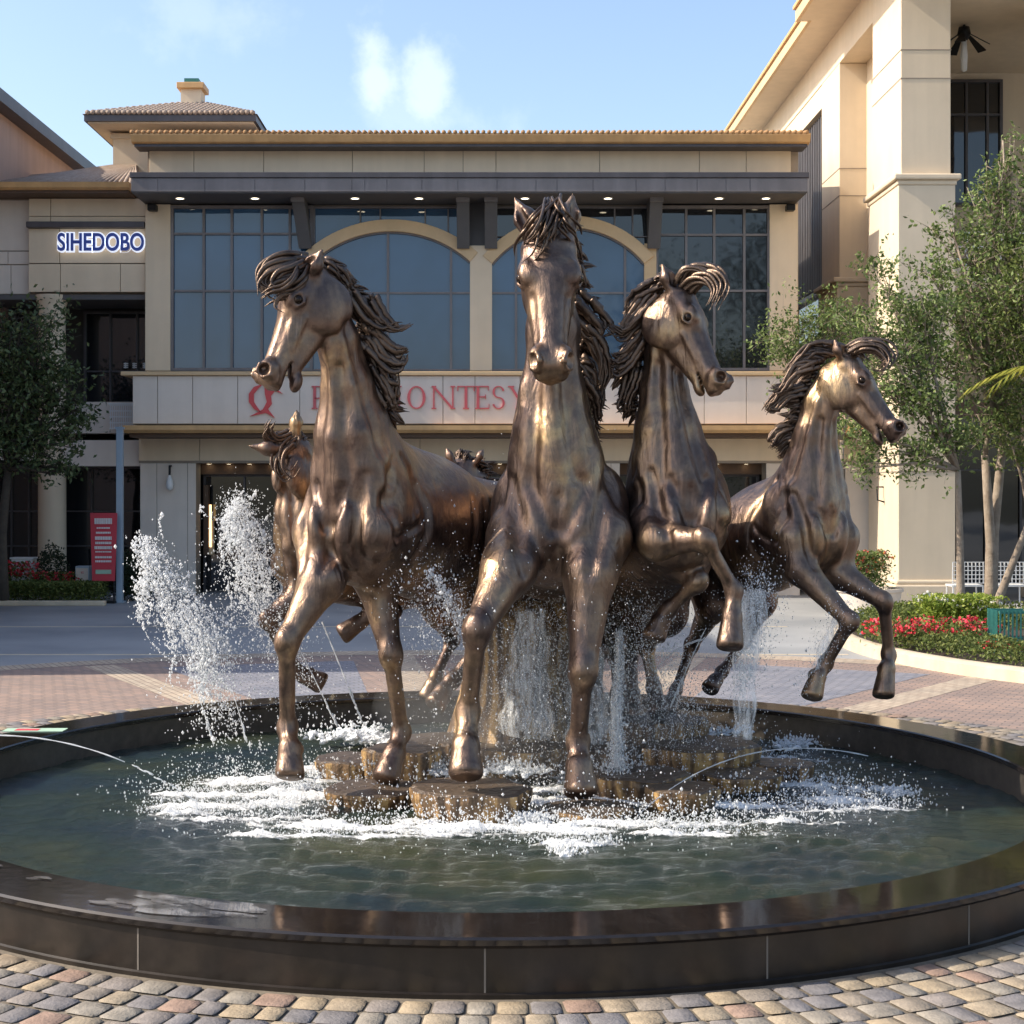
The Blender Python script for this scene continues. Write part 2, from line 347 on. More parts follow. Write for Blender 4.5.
# ground sheets
def ground_mat():
    m=bpy.data.materials.new('driveway'); t,N,L=nt(m); b=N['Principled BSDF']; b.inputs['Roughness'].default_value=.75
    tc=N.new('ShaderNodeTexCoord'); n=N.new('ShaderNodeTexNoise'); n.inputs['Scale'].default_value=.35; n.inputs['Detail'].default_value=9; L.new(tc.outputs['Object'],n.inputs['Vector'])
    r=N.new('ShaderNodeValToRGB'); r.color_ramp.elements[0].position=.35; r.color_ramp.elements[1].position=.65
    r.color_ramp.elements[0].color=(.24,.25,.26,1); r.color_ramp.elements[1].color=(.34,.345,.35,1); L.new(n.outputs['Fac'],r.inputs['Fac'])
    n2=N.new('ShaderNodeTexNoise'); n2.inputs['Scale'].default_value=60; L.new(tc.outputs['Object'],n2.inputs['Vector'])
    mx=N.new('ShaderNodeMix'); mx.data_type='RGBA'; mx.blend_type='OVERLAY'; mx.inputs['Factor'].default_value=.3
    L.new(r.outputs['Color'],mx.inputs['A']); L.new(n2.outputs['Fac'],mx.inputs['B']); L.new(mx.outputs['Result'],b.inputs['Base Color'])
    MATS['driveway']=m
    def brick(name,c1,c2,mo,rot,w,h,bias=0,rr=.8):
        m=bpy.data.materials.new(name); t,N,L=nt(m); b=N['Principled BSDF']; b.inputs['Roughness'].default_value=rr
        tc=N.new('ShaderNodeTexCoord'); mp=N.new('ShaderNodeMapping'); mp.inputs['Rotation'].default_value=(0,0,rot); L.new(tc.outputs['Object'],mp.inputs['Vector'])
        br=N.new('ShaderNodeTexBrick'); br.inputs['Scale'].default_value=1; br.inputs['Brick Width'].default_value=w; br.inputs['Row Height'].default_value=h; br.inputs['Mortar Size'].default_value=.012; br.inputs['Mortar Smooth'].default_value=.3
        br.inputs['Color1'].default_value=(*c1,1); br.inputs['Color2'].default_value=(*c2,1); br.inputs['Mortar'].default_value=(*mo,1); br.inputs['Bias'].default_value=bias; L.new(mp.outputs['Vector'],br.inputs['Vector'])
        n=N.new('ShaderNodeTexNoise'); n.inputs['Scale'].default_value=.8; n.inputs['Detail'].default_value=10; n.inputs['Roughness'].default_value=.7; L.new(tc.outputs['Object'],n.inputs['Vector'])
        r=N.new('ShaderNodeValToRGB'); r.color_ramp.elements[0].position=.3; r.color_ramp.elements[1].position=.7; r.color_ramp.elements[0].color=(.72,.74,.78,1); r.color_ramp.elements[1].color=(1.12,1.08,1.05,1); L.new(n.outputs['Fac'],r.inputs['Fac'])
        mx=N.new('ShaderNodeMix'); mx.data_type='RGBA'; mx.blend_type='MULTIPLY'; mx.inputs['Factor'].default_value=1
        L.new(br.outputs['Color'],mx.inputs['A']); L.new(r.outputs['Color'],mx.inputs['B']); L.new(mx.outputs['Result'],b.inputs['Base Color'])
        bp=N.new('ShaderNodeBump'); bp.invert=True; bp.inputs['Strength'].default_value=.5; bp.inputs['Distance'].default_value=.01; L.new(br.outputs['Fac'],bp.inputs['Height']); L.new(bp.outputs['Normal'],b.inputs['Normal'])
        MATS[name]=m
    brick('brick_pink',(.36,.255,.205),(.27,.21,.185),(.15,.125,.11),.5,.24,.12)
    brick('brick_beige',(.50,.42,.32),(.42,.34,.26),(.25,.2,.16),1.1,.24,.12)
    brick('brick_grey',(.20,.21,.25),(.27,.27,.30),(.12,.12,.13),-.4,.24,.12)
ground_mat()
ctr=Vector((0,15.55,0)); RO=5.95; RI=5.36; RH=.416; WZ=.06
o=MB().add([(-300,-60,0),(300,-60,0),(300,500,0),(-300,500,0)],[(0,1,2,3)]).build('ground','driveway'); tag(o,kind='structure')
def ring_sheet(name,r0,r1,a0,a1,z,m,n=96):
    mb=MB(); vs=[];fs=[]
    for i in range(n+1):
        a=a0+(a1-a0)*i/n
        for r in (r0,r1): vs.append((ctr.x+r*math.cos(a),ctr.y+r*math.sin(a),z))
    for i in range(n): fs.append((2*i,2*i+1,2*i+3,2*i+2))
    return tag(mb.add(vs,fs).build(name,m),kind='structure')
ring_sheet('brick_plaza',5.5,14.6,0,2*math.pi,.004,'brick_pink')
def quad(name,pts,z,m): return tag(MB().add([(x,y,z) for x,y in pts],[tuple(range(len(pts)))]).build(name,m),kind='structure')
bands=MB()
for a in [i*math.pi/8+.12 for i in range(16)]:
    d=Vector((math.cos(a),math.sin(a),0)); p=Vector((-d.y,d.x,0))*.28
    q=[ctr+d*8.5-p,ctr+d*14.4-p,ctr+d*14.4+p,ctr+d*8.5+p]; bands.add([(v.x,v.y,.008) for v in q],[(0,1,2,3)])
tag(bands.build('paving_bands','brick_beige'),kind='structure')
wed=MB()
for a in [i*math.pi/4+.12+math.pi/16 for i in range(8)]:
    q=[ctr+Vector((math.cos(a+s),math.sin(a+s),0))*r for s,r in ((-.10,8.6),(-.13,13.6),(.13,13.6),(.10,8.6))]; wed.add([(v.x,v.y,.008) for v in q],[(0,1,2,3)])
tag(wed.build('paving_wedges','brick_grey'),kind='structure')
ring_sheet('paving_ring',14.6,15.3,0,2*math.pi,.008,'brick_beige')
mat('joint_sand',(.15,.125,.095),rough=1,var=.3,vscale=20); ring_sheet('paver_joints',5.9,8.5,0,2*math.pi,.022,'joint_sand')
# rounded pavers laid in rings round the basin
mb=MB(); rr=RO+.03; rnd=random.Random(4); row=0
while rr<8.45:
    dp=rnd.choice([.24,.25,.27]); n=int(2*math.pi*rr/.20); off=rnd.random()
    a=off
    while a<off+2*math.pi-.03:
        da=rnd.uniform(.8,1.25)*2*math.pi/n
        near=math.sin(a+da/2)<.25
        g=.010; zt=.040+rnd.uniform(-.004,.004); c=.045
        r0,r1=rr+g,rr+dp-g; a0,a1=a+g/rr,a+da-g/rr
        us=[0,.10,.5,.90,1]; zz=[-.011,0,.002,0,-.011]; vs=[]; m_=len(us)
        jx=[rnd.uniform(-.008,.008) for _ in range(4)]
        for i,u in enumerate(us):
            for j,w in enumerate(us):
                cr=.022 if (i in(0,4) and j in (0,4)) else 0
                r_=r0+(r1-r0)*u; q=a0+(a1-a0)*w
                if cr: r_+= cr*(1 if i==0 else -1); q+= cr/rr*(1 if j==0 else -1)
                z_=zt+min(zz[i],0)*.9+min(zz[j],0)*.9+(.004 if i==j==2 else 0)
                r_+=jx[0]*(w-.5); q+=jx[1]/rr*(u-.5)
                vs.append((ctr.x+r_*math.cos(q),ctr.y+r_*math.sin(q),z_))
        fs=[(i*m_+j,(i+1)*m_+j,(i+1)*m_+j+1,i*m_+j+1) for i in range(m_-1) for j in range(m_-1)]
        mb.add(vs,fs); a+=da
    rr+=dp
tag(mb.build('paver_ring','paver',smooth=True),kind='structure')
# ------------------------------------------------------------------ the basin
t=thing('fountain_basin','round pool basin of polished dark granite under the horse statues','fountain',(0,15.55,0))
c0=(0,15.55,0)
MB().lathe(c0,[(RO-.03,0.0),(RO-.03,.05),(RO-.045,.06),(RO-.045,RH-.075)],192).build('outer_wall','granite_wall',t,smooth=True,auto=True)
MB().lathe(c0,[(RO-.045,RH-.075),(RO-.02,RH-.072),(RO,RH-.05),(RO,RH-.015),(RO-.015,RH),(RI+.015,RH),(RI,RH-.012),(RI,RH-.06),(RI+.03,RH-.065)],192).build('coping','granite',t,smooth=True,auto=True)
MB().lathe(c0,[(RI+.03,RH-.065),(RI+.03,.02),(0.0,.02)],192).build('inner_wall','granite_inner',t,smooth=True,auto=True)
for px in (128,485,770,-150,1010):
    x=(px-CX)/F*9.9; a=math.atan2(-math.sqrt(RO**2-x*x),x)
    for k,(r0,z0,z1) in enumerate([(RO-.043,.06,RH-.07)]):
        q=MB(); w=.006/RO; vs=[]
        for aa in (a-w,a+w):
            for z in (z0,z1):
                vs.append((c0[0]+r0*math.cos(aa),c0[1]+r0*math.sin(aa),z)); vs.append((c0[0]+(r0-.01)*math.cos(aa),c0[1]+(r0-.01)*math.sin(aa),z))
        q.add(vs,[(0,2,6,4),(1,5,7,3),(0,4,5,1),(2,3,7,6),(0,1,3,2),(4,6,7,5)]).build('seam','seam',t)
adopt(t)
# puddles on the coping
wm=bpy.data.materials.new('wet_film'); tt,N,L=nt(wm); b=N['Principled BSDF']; b.inputs['Base Color'].default_value=(.20,.19,.19,1); b.inputs['Roughness'].default_value=.08; b.inputs['Coat Weight'].default_value=1; tp=N.new('ShaderNodeBsdfTransparent'); ms=N.new('ShaderNodeMixShader'); n=N.new('ShaderNodeTexNoise'); n.inputs['Scale'].default_value=7; n.inputs['Detail'].default_value=8; mr=N.new('ShaderNodeMapRange'); mr.inputs['From Min'].default_value=.38; mr.inputs['From Max'].default_value=.6; mr.inputs['To Max'].default_value=.8; L.new(n.outputs['Fac'],mr.inputs['Value']); L.new(mr.outputs[0],ms.inputs[0]); L.new(tp.outputs[0],ms.inputs[1]); L.new(b.outputs[0],ms.inputs[2]); L.new(ms.outputs[0],N['Material Output'].inputs['Surface']); MATS['wet_film']=wm
mb=MB(); rnd=random.Random(12)
for pi_,(px,py,ax,ay) in enumerate( [(150,905,.30,.10),(205,898,.42,.12),(232,905,.30,.09),(185,912,.45,.09),(110,905,.16,.05),(40,880,.10,.05),(70,872,.07,.03),(20,862,.05,.03),(195,888,.12,.05),(250,912,.10,.04)]):
    c=G(px,py,RH); n=30; vs=[]; ph=[rnd.uniform(0,6.28) for _ in range(5)]
    rr0=math.hypot(c.x,c.y-15.55); 
    if rr0<RI+.14 or rr0>RO-.1: 
        k=(RI+.14)/rr0 if rr0<RI+.14 else (RO-.14)/rr0; c=Vector((c.x*k,15.55+(c.y-15.55)*k,c.z))
    rot=math.atan2(c.y-15.55,c.x)+math.pi/2
    for i in range(n):
        a=6.283*i/n; r=1+.22*math.sin(2*a+ph[0])+.16*math.sin(3*a+ph[1])+.12*math.sin(5*a+ph[2])+.06*math.sin(9*a+ph[3])
        x,y=ax*r*math.cos(a),min(ay,.14)*r*math.sin(a); X=c.x+x*math.cos(rot)-y*math.sin(rot); Y=c.y+x*math.sin(rot)+y*math.cos(rot)
        q=math.hypot(X,Y-15.55); k=min(max(q,RI+.03),RO-.03)/q
        vs.append((X*k,15.55+(Y-15.55)*k,RH+.003+.0012*pi_))
    mb.add(vs,[tuple(range(n))])
tag(mb.build('puddle','wet_film'),kind='stuff',label='thin puddles of splashed water lying on the dark coping',cat='puddle')
# ------------------------------------------------------------------ stones and pedestal
sm=bpy.data.materials.new('wet_stone'); tt,N,L=nt(sm); b=N['Principled BSDF']; b.inputs['Roughness'].default_value=.38
tc=N.new('ShaderNodeTexCoord'); mp=N.new('ShaderNodeMapping'); mp.inputs['Scale'].default_value=(9,9,.5); L.new(tc.outputs['Object'],mp.inputs['Vector'])
n=N.new('ShaderNodeTexNoise'); n.inputs['Scale'].default_value=1.2; n.inputs['Detail'].default_value=7; L.new(mp.outputs['Vector'],n.inputs['Vector'])
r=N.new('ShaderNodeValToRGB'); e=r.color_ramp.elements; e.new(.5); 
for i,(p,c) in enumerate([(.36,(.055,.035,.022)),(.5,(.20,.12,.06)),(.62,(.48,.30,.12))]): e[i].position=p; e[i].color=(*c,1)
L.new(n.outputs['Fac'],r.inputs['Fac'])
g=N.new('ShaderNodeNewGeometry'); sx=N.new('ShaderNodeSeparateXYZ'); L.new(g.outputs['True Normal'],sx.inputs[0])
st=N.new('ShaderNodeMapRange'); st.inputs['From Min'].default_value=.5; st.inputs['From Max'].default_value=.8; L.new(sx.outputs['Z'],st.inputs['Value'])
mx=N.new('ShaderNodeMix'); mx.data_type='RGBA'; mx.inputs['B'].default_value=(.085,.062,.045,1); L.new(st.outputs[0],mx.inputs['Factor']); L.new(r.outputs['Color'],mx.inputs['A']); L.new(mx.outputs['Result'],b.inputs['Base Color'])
n2=N.new('ShaderNodeTexNoise'); n2.inputs['Scale'].default_value=14; n2.inputs['Detail'].default_value=6; L.new(tc.outputs['Object'],n2.inputs['Vector'])
bp=N.new('ShaderNodeBump'); bp.inputs['Strength'].default_value=.7; bp.inputs['Distance'].default_value=.04; L.new(n2.outputs['Fac'],bp.inputs['Height']); L.new(bp.outputs['Normal'],b.inputs['Normal']); MATS['wet_stone']=sm
rnd=random.Random(21)
STON=[(374,787,.20,.50,'flat brown stone under the inner forehoof of the left front horse'),(470,786,.33,.56,'golden brown fluted stone under the left forehoof of the central horse'),
 (586,806,.14,.44,'low wet stone below the raised hoof of the central horse'),(682,786,.26,.36,'dark brown stone right of the central horse, nearest the pool rim there'),
 (352,757,.26,.42,'pale brown block left behind the left front horse, washed by foam'),(402,748,.42,.40,'square topped stone between the forelegs of the left front horse'),
 (640,772,.30,.50,'dark stone where the thick water column lands'),(738,772,.22,.42,'round wet stone second from the right edge of the stones'),
 (782,762,.24,.34,'rightmost small stone in the pool'),(700,742,.42,.62,'broad dark stone behind the right stones, under spray'),
 (436,738,.40,.5,'stone under the hind hoof of the left front horse'),(520,742,.38,.62,'wide stone in front of the central pedestal'),(610,745,.34,.6,'wide stone at the right foot of the pedestal'),(655,718,.60,.55,'high stone carrying the hind hooves of the rearing horse')]
stones=[]
for i,(px,py,z,rad,lab) in enumerate(STON):
    c=G(px,py,z); n=40; ph=[rnd.uniform(0,6.28) for _ in range(4)]; lv=[(.86,0),(.93,.3),(1,.75),(1.0,.93),(.95,1.0)]; vs=[]; k=rnd.choice([5,6,7])
    for fr,zz in lv:
        for j in range(n):
            a=6.283*j/n; rr=rad*fr*(1+.05*math.cos(k*a+ph[0])+.05*math.sin(2*a+ph[1])+.05*abs(math.sin(9*a+ph[2]))*(1 if zz<1 else .5)+.02*math.sin(17*a+ph[3]))
            vs.append((c.x+rr*math.cos(a),c.y+rr*.85*math.sin(a),.0+z*zz+ (.008*math.sin(5*a+ph[1]) if zz>.9 else 0)))
    fs=[(l*n+j,l*n+(j+1)%n,(l+1)*n+(j+1)%n,(l+1)*n+j) for l in range(len(lv)-1) for j in range(n)]
    vs.append((c.x,c.y,z+.012)); q=len(vs)-1; fs+=[((len(lv)-1)*n+j,(len(lv)-1)*n+(j+1)%n,q) for j in range(n)]
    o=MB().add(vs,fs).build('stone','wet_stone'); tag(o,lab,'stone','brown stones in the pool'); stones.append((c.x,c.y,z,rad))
mb=MB(); c=(.35,17.9); n=64; vs=[]; H_=[(1.0,.0),(.80,.35),(.66,.8),(.60,1.3),(.66,1.7),(.5,1.95)]
for fr,z in H_:
    for j in range(n):
        a=6.283*j/n; rr=fr*(1+.10*math.sin(3*a+1)+.07*math.sin(7*a+z*2)+.05*abs(math.sin(11*a))); vs.append((c[0]+rr*math.cos(a),c[1]+rr*math.sin(a)*.9,z))
fs=[(l*n+j,l*n+(j+1)%n,(l+1)*n+(j+1)%n,(l+1)*n+j) for l in range(len(H_)-1) for j in range(n)]+[tuple((len(H_)-1)*n+j for j in range(n))]
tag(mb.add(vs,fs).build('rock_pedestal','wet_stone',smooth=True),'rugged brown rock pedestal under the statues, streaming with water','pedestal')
# ------------------------------------------------------------------ water
wm=bpy.data.materials.new('pool_water'); tt,N,L=nt(wm); b=N['Principled BSDF']; b.inputs['Roughness'].default_value=.04; b.inputs['IOR'].default_value=1.33; b.inputs['Specular IOR Level'].default_value=.6
at=N.new('ShaderNodeAttribute'); at.attribute_name='foam'
tc=N.new('ShaderNodeTexCoord'); n=N.new('ShaderNodeTexNoise'); n.inputs['Scale'].default_value=.5; n.inputs['Detail'].default_value=3; L.new(tc.outputs['Object'],n.inputs['Vector'])
r=N.new('ShaderNodeValToRGB'); e=r.color_ramp.elements; e.new(.5)
for i,(p,c) in enumerate([(.35,(.012,.022,.027)),(.5,(.016,.027,.021)),(.68,(.036,.041,.018))]): e[i].position=p; e[i].color=(*c,1)
L.new(n.outputs['Fac'],r.inputs['Fac'])
mpn=N.new('ShaderNodeMapping'); mpn.inputs['Scale'].default_value=(1,1.0,1); L.new(tc.outputs['Object'],mpn.inputs['Vector'])
nf=N.new('ShaderNodeTexNoise'); nf.inputs['Scale'].default_value=16; nf.inputs['Detail'].default_value=9; nf.inputs['Roughness'].default_value=.75; L.new(mpn.outputs['Vector'],nf.inputs['Vector'])
sb=N.new('ShaderNodeMath'); sb.operation='MULTIPLY_ADD'; sb.inputs[1].default_value=1.5; sb.inputs[2].default_value=-.75; L.new(nf.outputs['Fac'],sb.inputs[0])
ad=N.new('ShaderNodeMath'); ad.operation='ADD'; L.new(at.outputs['Fac'],ad.inputs[0]); L.new(sb.outputs[0],ad.inputs[1])
mr=N.new('ShaderNodeMapRange'); mr.inputs['From Min'].default_value=.36; mr.inputs['From Max'].default_value=.66; L.new(ad.outputs[0],mr.inputs['Value'])
mx=N.new('ShaderNodeMix'); mx.data_type='RGBA'; mx.inputs['B'].default_value=(.80,.80,.79,1); L.new(mr.outputs[0],mx.inputs['Factor']); L.new(r.outputs['Color'],mx.inputs['A']); L.new(mx.outputs['Result'],b.inputs['Base Color'])
m2=N.new('ShaderNodeMath'); m2.operation='MULTIPLY_ADD'; m2.inputs[1].default_value=.6; m2.inputs[2].default_value=.04; L.new(mr.outputs[0],m2.inputs[0]); L.new(m2.outputs[0],b.inputs['Roughness'])
nb=N.new('ShaderNodeTexNoise'); nb.inputs['Scale'].default_value=8; nb.inputs['Detail'].default_value=5; nb.inputs['Distortion'].default_value=.6; mpb=N.new('ShaderNodeMapping'); mpb.inputs['Scale'].default_value=(.8,2.4,1); L.new(tc.outputs['Object'],mpb.inputs['Vector']); L.new(mpb.outputs['Vector'],nb.inputs['Vector'])
bp=N.new('ShaderNodeBump'); bp.inputs['Strength'].default_value=.35; bp.inputs['Distance'].default_value=.05; L.new(nb.outputs['Fac'],bp.inputs['Height'])
bp2=N.new('ShaderNodeBump'); bp2.inputs['Strength'].default_value=.35; bp2.inputs['Distance'].default_value=.06; L.new(ad.outputs[0],bp2.inputs['Height']); L.new(bp.outputs['Normal'],bp2.inputs['Normal']); L.new(bp2.outputs['Normal'],b.inputs['Normal'])
MATS['pool_water']=wm
FOAM=[(-1.9,15.9,.9,.28),(-2.5,15.35,.7,.18),(-2.3,16.6,.9,.22),(-1.2,14.45,1.0,.18),(-.2,14.35,.8,.20),(.6,14.25,.7,.22),(1.2,14.55,.8,.14),(1.7,14.4,.5,.10),
 (2.6,15.3,.7,.13),(3.2,15.1,.6,.10),(3.6,15.6,.4,.16),(2.7,14.6,.6,.10),(-1.5,17.2,.9,.35),(.3,15.7,1.2,.35),(-.7,15.9,.8,.35),(1.5,16.6,.9,.3),(2.6,17.2,.9,.3),(-2.2,14.75,.7,.13),(3.0,18,.8,.25),(-.4,14.1,.5,.1),(-1.5,14.0,.9,.09),(.7,13.7,.4,.10),(1.9,14.1,.6,.09),(-2.9,15.9,.6,.15),(-3.0,15.0,.4,.1),(3.4,16.4,.5,.15),(3.9,15.2,.4,.08)]
def wave(X,Y):
    rng=np.random.default_rng(5); z=np.zeros_like(X)
    D=np.hypot(X-.4,Y-16.3)
    for i in range(26):
        a=rng.uniform(0,6.28); k=rng.uniform(5,30); z+=np.sin(k*(X*np.cos(a)+Y*np.sin(a))+rng.uniform(0,6.28)+.5*np.sin(X*1.1+i)+.5*np.sin(Y*1.3+i*2))*.0075/k**.5
    z+=.012*np.sin(D*14+2*np.sin(X*1.3)+1.5*np.sin(Y*1.7))*np.exp(-D/3.0)+.006*np.sin(D*31+2.5*np.sin(X*2.1))*np.exp(-D/4)
    return z*1.0
res=.033; xs=np.arange(-RI-.04,RI+.05,res); ys=np.arange(15.55-RI-.04,15.55+RI+.05,res)
X,Y=np.meshgrid(xs,ys,indexing='ij'); Z=wave(X,Y)
fm=np.zeros_like(X)
for (x,y,rx,ry) in FOAM: fm=np.maximum(fm,.98*np.exp(-(((X-x)/rx)**2+((Y-y)/ry)**2)*.9))
D=np.hypot((X-.35)/1.25,(Y-16.7)); fm=np.maximum(fm,.40*np.exp(-(D/2.2)**4))
nz=np.array([[noise.fractal(Vector((x*2.2,y*5.0,3.1)),.9,2.1,5) for y in ys] for x in xs]); nz2=np.array([[noise.fractal(Vector((x*7,y*14,7.1)),.8,2.1,4) for y in ys] for x in xs])
fm=np.clip(fm*.86+nz*.62*(fm>.02)*np.minimum(1,fm*3)+nz2*.16*np.minimum(1,fm*3),0,1.1)
Z+=np.clip(fm-.45,0,1)*(.04+.10*np.abs(nz2))
idx=np.arange(X.size).reshape(X.shape); q=np.stack([idx[:-1,:-1],idx[1:,:-1],idx[1:,1:],idx[:-1,1:]],-1).reshape(-1,4)
cx_=(X[:-1,:-1]+X[1:,1:])/2; cy_=(Y[:-1,:-1]+Y[1:,1:])/2; keep=(np.hypot(cx_,cy_-15.55)<RI+.025).ravel(); q=q[keep]
used=np.unique(q); rem=np.full(X.size,-1); rem[used]=np.arange(len(used))
Vv=np.stack([X.ravel(),Y.ravel(),WZ+Z.ravel()],1)[used]
wo=mesh_np('water',Vv,rem[q],'pool_water'); tag(wo,kind='structure')
a_=wo.data.attributes.new('foam','FLOAT','POINT'); a_.data.foreach_set('value',fm.ravel()[used].astype(np.float32))
# ------------------------------------------------------------------ flying water
dm=bpy.data.materials.new('spray'); tt,N,L=nt(dm); b=N['Principled BSDF']; b.inputs['Base Color'].default_value=(.88,.9,.92,1); b.inputs['Roughness'].default_value=.25
tr=N.new('ShaderNodeBsdfTranslucent'); tr.inputs['Color'].default_value=(.9,.92,.94,1); ms=N.new('ShaderNodeMixShader'); ms.inputs[0].default_value=.45; L.new(b.outputs[0],ms.inputs[1]); L.new(tr.outputs[0],ms.inputs[2]); tp=N.new('ShaderNodeBsdfTransparent'); m3=N.new('ShaderNodeMixShader'); m3.inputs[0].default_value=.72; L.new(tp.outputs[0],m3.inputs[1]); L.new(ms.outputs[0],m3.inputs[2]); L.new(m3.outputs[0],N['Material Output'].inputs['Surface']); MATS['spray']=dm
jm=bpy.data.materials.new('clear_water'); tt,N,L=nt(jm); b=N['Principled BSDF']; b.inputs['Base Color'].default_value=(.9,.92,.93,1); b.inputs['Roughness'].default_value=.12
tp=N.new('ShaderNodeBsdfTransparent'); ms=N.new('ShaderNodeMixShader'); 
tc=N.new('ShaderNodeTexCoord'); mp=N.new('ShaderNodeMapping'); mp.inputs['Scale'].default_value=(14,14,1.2); L.new(tc.outputs['Object'],mp.inputs['Vector']); n=N.new('ShaderNodeTexNoise'); n.inputs['Scale'].default_value=1.6; n.inputs['Detail'].default_value=7; n.inputs['Roughness'].default_value=.7; L.new(mp.outputs['Vector'],n.inputs['Vector'])
mr=N.new('ShaderNodeMapRange'); mr.inputs['From Min'].default_value=.40; mr.inputs['From Max'].default_value=.68; mr.inputs['To Max'].default_value=.55; L.new(n.outputs['Fac'],mr.inputs['Value'])
L.new(mr.outputs[0],ms.inputs[0]); L.new(tp.outputs[0],ms.inputs[1]); L.new(b.outputs[0],ms.inputs[2]); L.new(ms.outputs[0],N['Material Output'].inputs['Surface']); MATS['clear_water']=jm
OCT=np.array([[1,0,0],[-1,0,0],[0,1,0],[0,-1,0],[0,0,1],[0,0,-1]],float); OF=np.array([[0,2,4],[2,1,4],[1,3,4],[3,0,4],[2,0,5],[1,2,5],[3,1,5],[0,3,5]])
def drops(name,C,Rr,label,cat,stretch=1.0):
    C=np.array(C); Rr=np.array(Rr); n=len(C); J=RNG.uniform(.7,1.3,(n,6,1)); S=np.ones((n,1,3)); S[:,0,2]=RNG.uniform(1,1+stretch,n)
    V=C[:,None,:]+OCT[None]*J*S*Rr[:,None,None]; Fq=OF[None]+(np.arange(n)*6)[:,None,None]
    o=mesh_np(name,V.reshape(-1,3),Fq.reshape(-1,3),'spray',smooth=True); tag(o,label,cat,kind='stuff'); return o
def plume(path,n,spread,big=.1,rs=(.0035,.011)):
    n=int(n*1.7); rs=(rs[0]*.62,rs[1]*.78)
    """path: (px,py,Y,width px,density)"""
    C=[];Rr=[]; w=np.array([p[4] for p in path[:-1]],float); w/=w.sum()
    nc=[(RNG.uniform(0,1),RNG.normal(0,1,2)) for _ in range(60)]
    for _ in range(n):
        i=RNG.choice(len(path)-1,p=w); u=RNG.uniform(); a,b=path[i],path[i+1]
        px=a[0]+(b[0]-a[0])*u; py=a[1]+(b[1]-a[1])*u; Yy=a[2]+(b[2]-a[2])*u; wd=a[3]+(b[3]-a[3])*u
        g=RNG.normal(0,1,3)*(.45 if RNG.uniform()<.5 else 1.0)
        if RNG.uniform()<.45:   # droplets gather in strings and sheets
            c=nc[RNG.integers(60)]; g[:2]=c[1]*.75+RNG.normal(0,.13,2)
        p=P(px+g[0]*wd*.5,py+g[1]*wd*.5*1.1,Yy+g[2]*wd*.006); C.append(p[:]); Rr.append(RNG.uniform(*rs)*(1 if RNG.uniform()>big else RNG.uniform(1.5,2.6)))
    return C,Rr
def cat_(*a):
    C=[];Rr=[]
    for c,r in a: C+=c; Rr+=r
    return C,Rr
def strings(path,n,wd,m=46,rs=(.003,.010)):
    C=[];Rr=[]; L_=[np.array(p[:3],float) for p in path]
    for _ in range(n):
        u0=RNG.uniform(0,.75); u1=min(1,u0+RNG.uniform(.12,.45)); off=RNG.normal(0,wd*.4,2); curl=RNG.normal(0,wd*.45,2); ph=RNG.uniform(0,6); 
        for j in range(m):
            u=u0+(u1-u0)*(j/m)+RNG.normal(0,.004); x=np.clip(u,0,.999)*(len(L_)-1); i=int(x); q=L_[i]+(L_[i+1]-L_[i])*(x-i); v=j/m
            p=P(q[0]+off[0]+curl[0]*v*v+2.2*math.sin(v*7+ph)+RNG.normal(0,.7),q[1]+off[1]+curl[1]*v*v+1.8*math.cos(v*6+ph)+RNG.normal(0,.7),q[2]+RNG.normal(0,.02)); C.append(p[:]); Rr.append(RNG.uniform(*rs)*(1.9 if RNG.uniform()<.15 else 1))
    return C,Rr
c,r=cat_(strings([(146,540,16.2),(156,575,16.2),(185,618,16.1),(208,650,16.1),(215,700,16.1)],46,34),plume([(150,548,16.2,16,1.2),(160,585,16.2,34,2),(190,625,16.1,40,2.2),(212,655,16.1,40,1.6),(222,700,16.1,50,.8),(225,740,16.1,60,.5)],3000,1),
         plume([(140,540,16.2,14,1),(150,560,16.2,16,1),(142,600,16.2,10,.5),(140,620,16.2,8,.3)],500,1,big=.3),
         plume([(205,640,16.1,12,1),(200,670,16.1,10,1),(206,700,16.1,12,1)],420,1,big=.3))
drops('water_spray',c,r,'leftmost plume of white spray rising from the pool, left of the horses','spray')
c,r=cat_(strings([(234,495,16.6),(246,535,16.6),(256,580,16.5),(275,630,16.3)],36,34),plume([(238,497,16.6,16,1),(245,530,16.6,34,1.6),(252,570,16.5,46,1.6),(262,610,16.4,40,1.2),(285,650,16.3,40,.8),(300,700,16.2,60,.5)],4200,1,big=.05,rs=(.0032,.009)),
         plume([(236,505,16.6,10,1),(228,520,16.6,12,1),(240,540,16.5,14,1)],300,1,big=.3))
drops('water_spray',c,r,'tall plume of fine spray right behind the chest of the left front horse','spray')
c,r=plume([(395,560,16.0,60,.4),(430,590,15.4,70,1),(450,620,15.4,60,1),(455,650,15.5,60,.7)],1500,1,big=.06,rs=(.003,.009))
c2,r2=plume([(428,570,15.2,10,1),(440,585,15.2,12,1),(450,605,15.2,12,1),(462,625,15.2,10,1)],260,1,big=.3)
drops('water_spray',c+c2,r+r2,'sparse drops flying under the belly of the left front horse','spray')
c,r=cat_(plume([(560,590,16.9,90,1),(560,640,16.6,130,1.5),(555,690,16.4,170,2),(540,730,16.2,190,2)],9000,1,big=.03,rs=(.003,.008)),
         plume([(650,610,16.2,40,1),(650,660,16.2,70,1.3),(660,700,16.3,90,1.6),(690,735,16.4,110,1.2)],4200,1,big=.04,rs=(.003,.008)))
drops('water_mist',c,r,'fine mist of drops in front of the rock pedestal','spray')
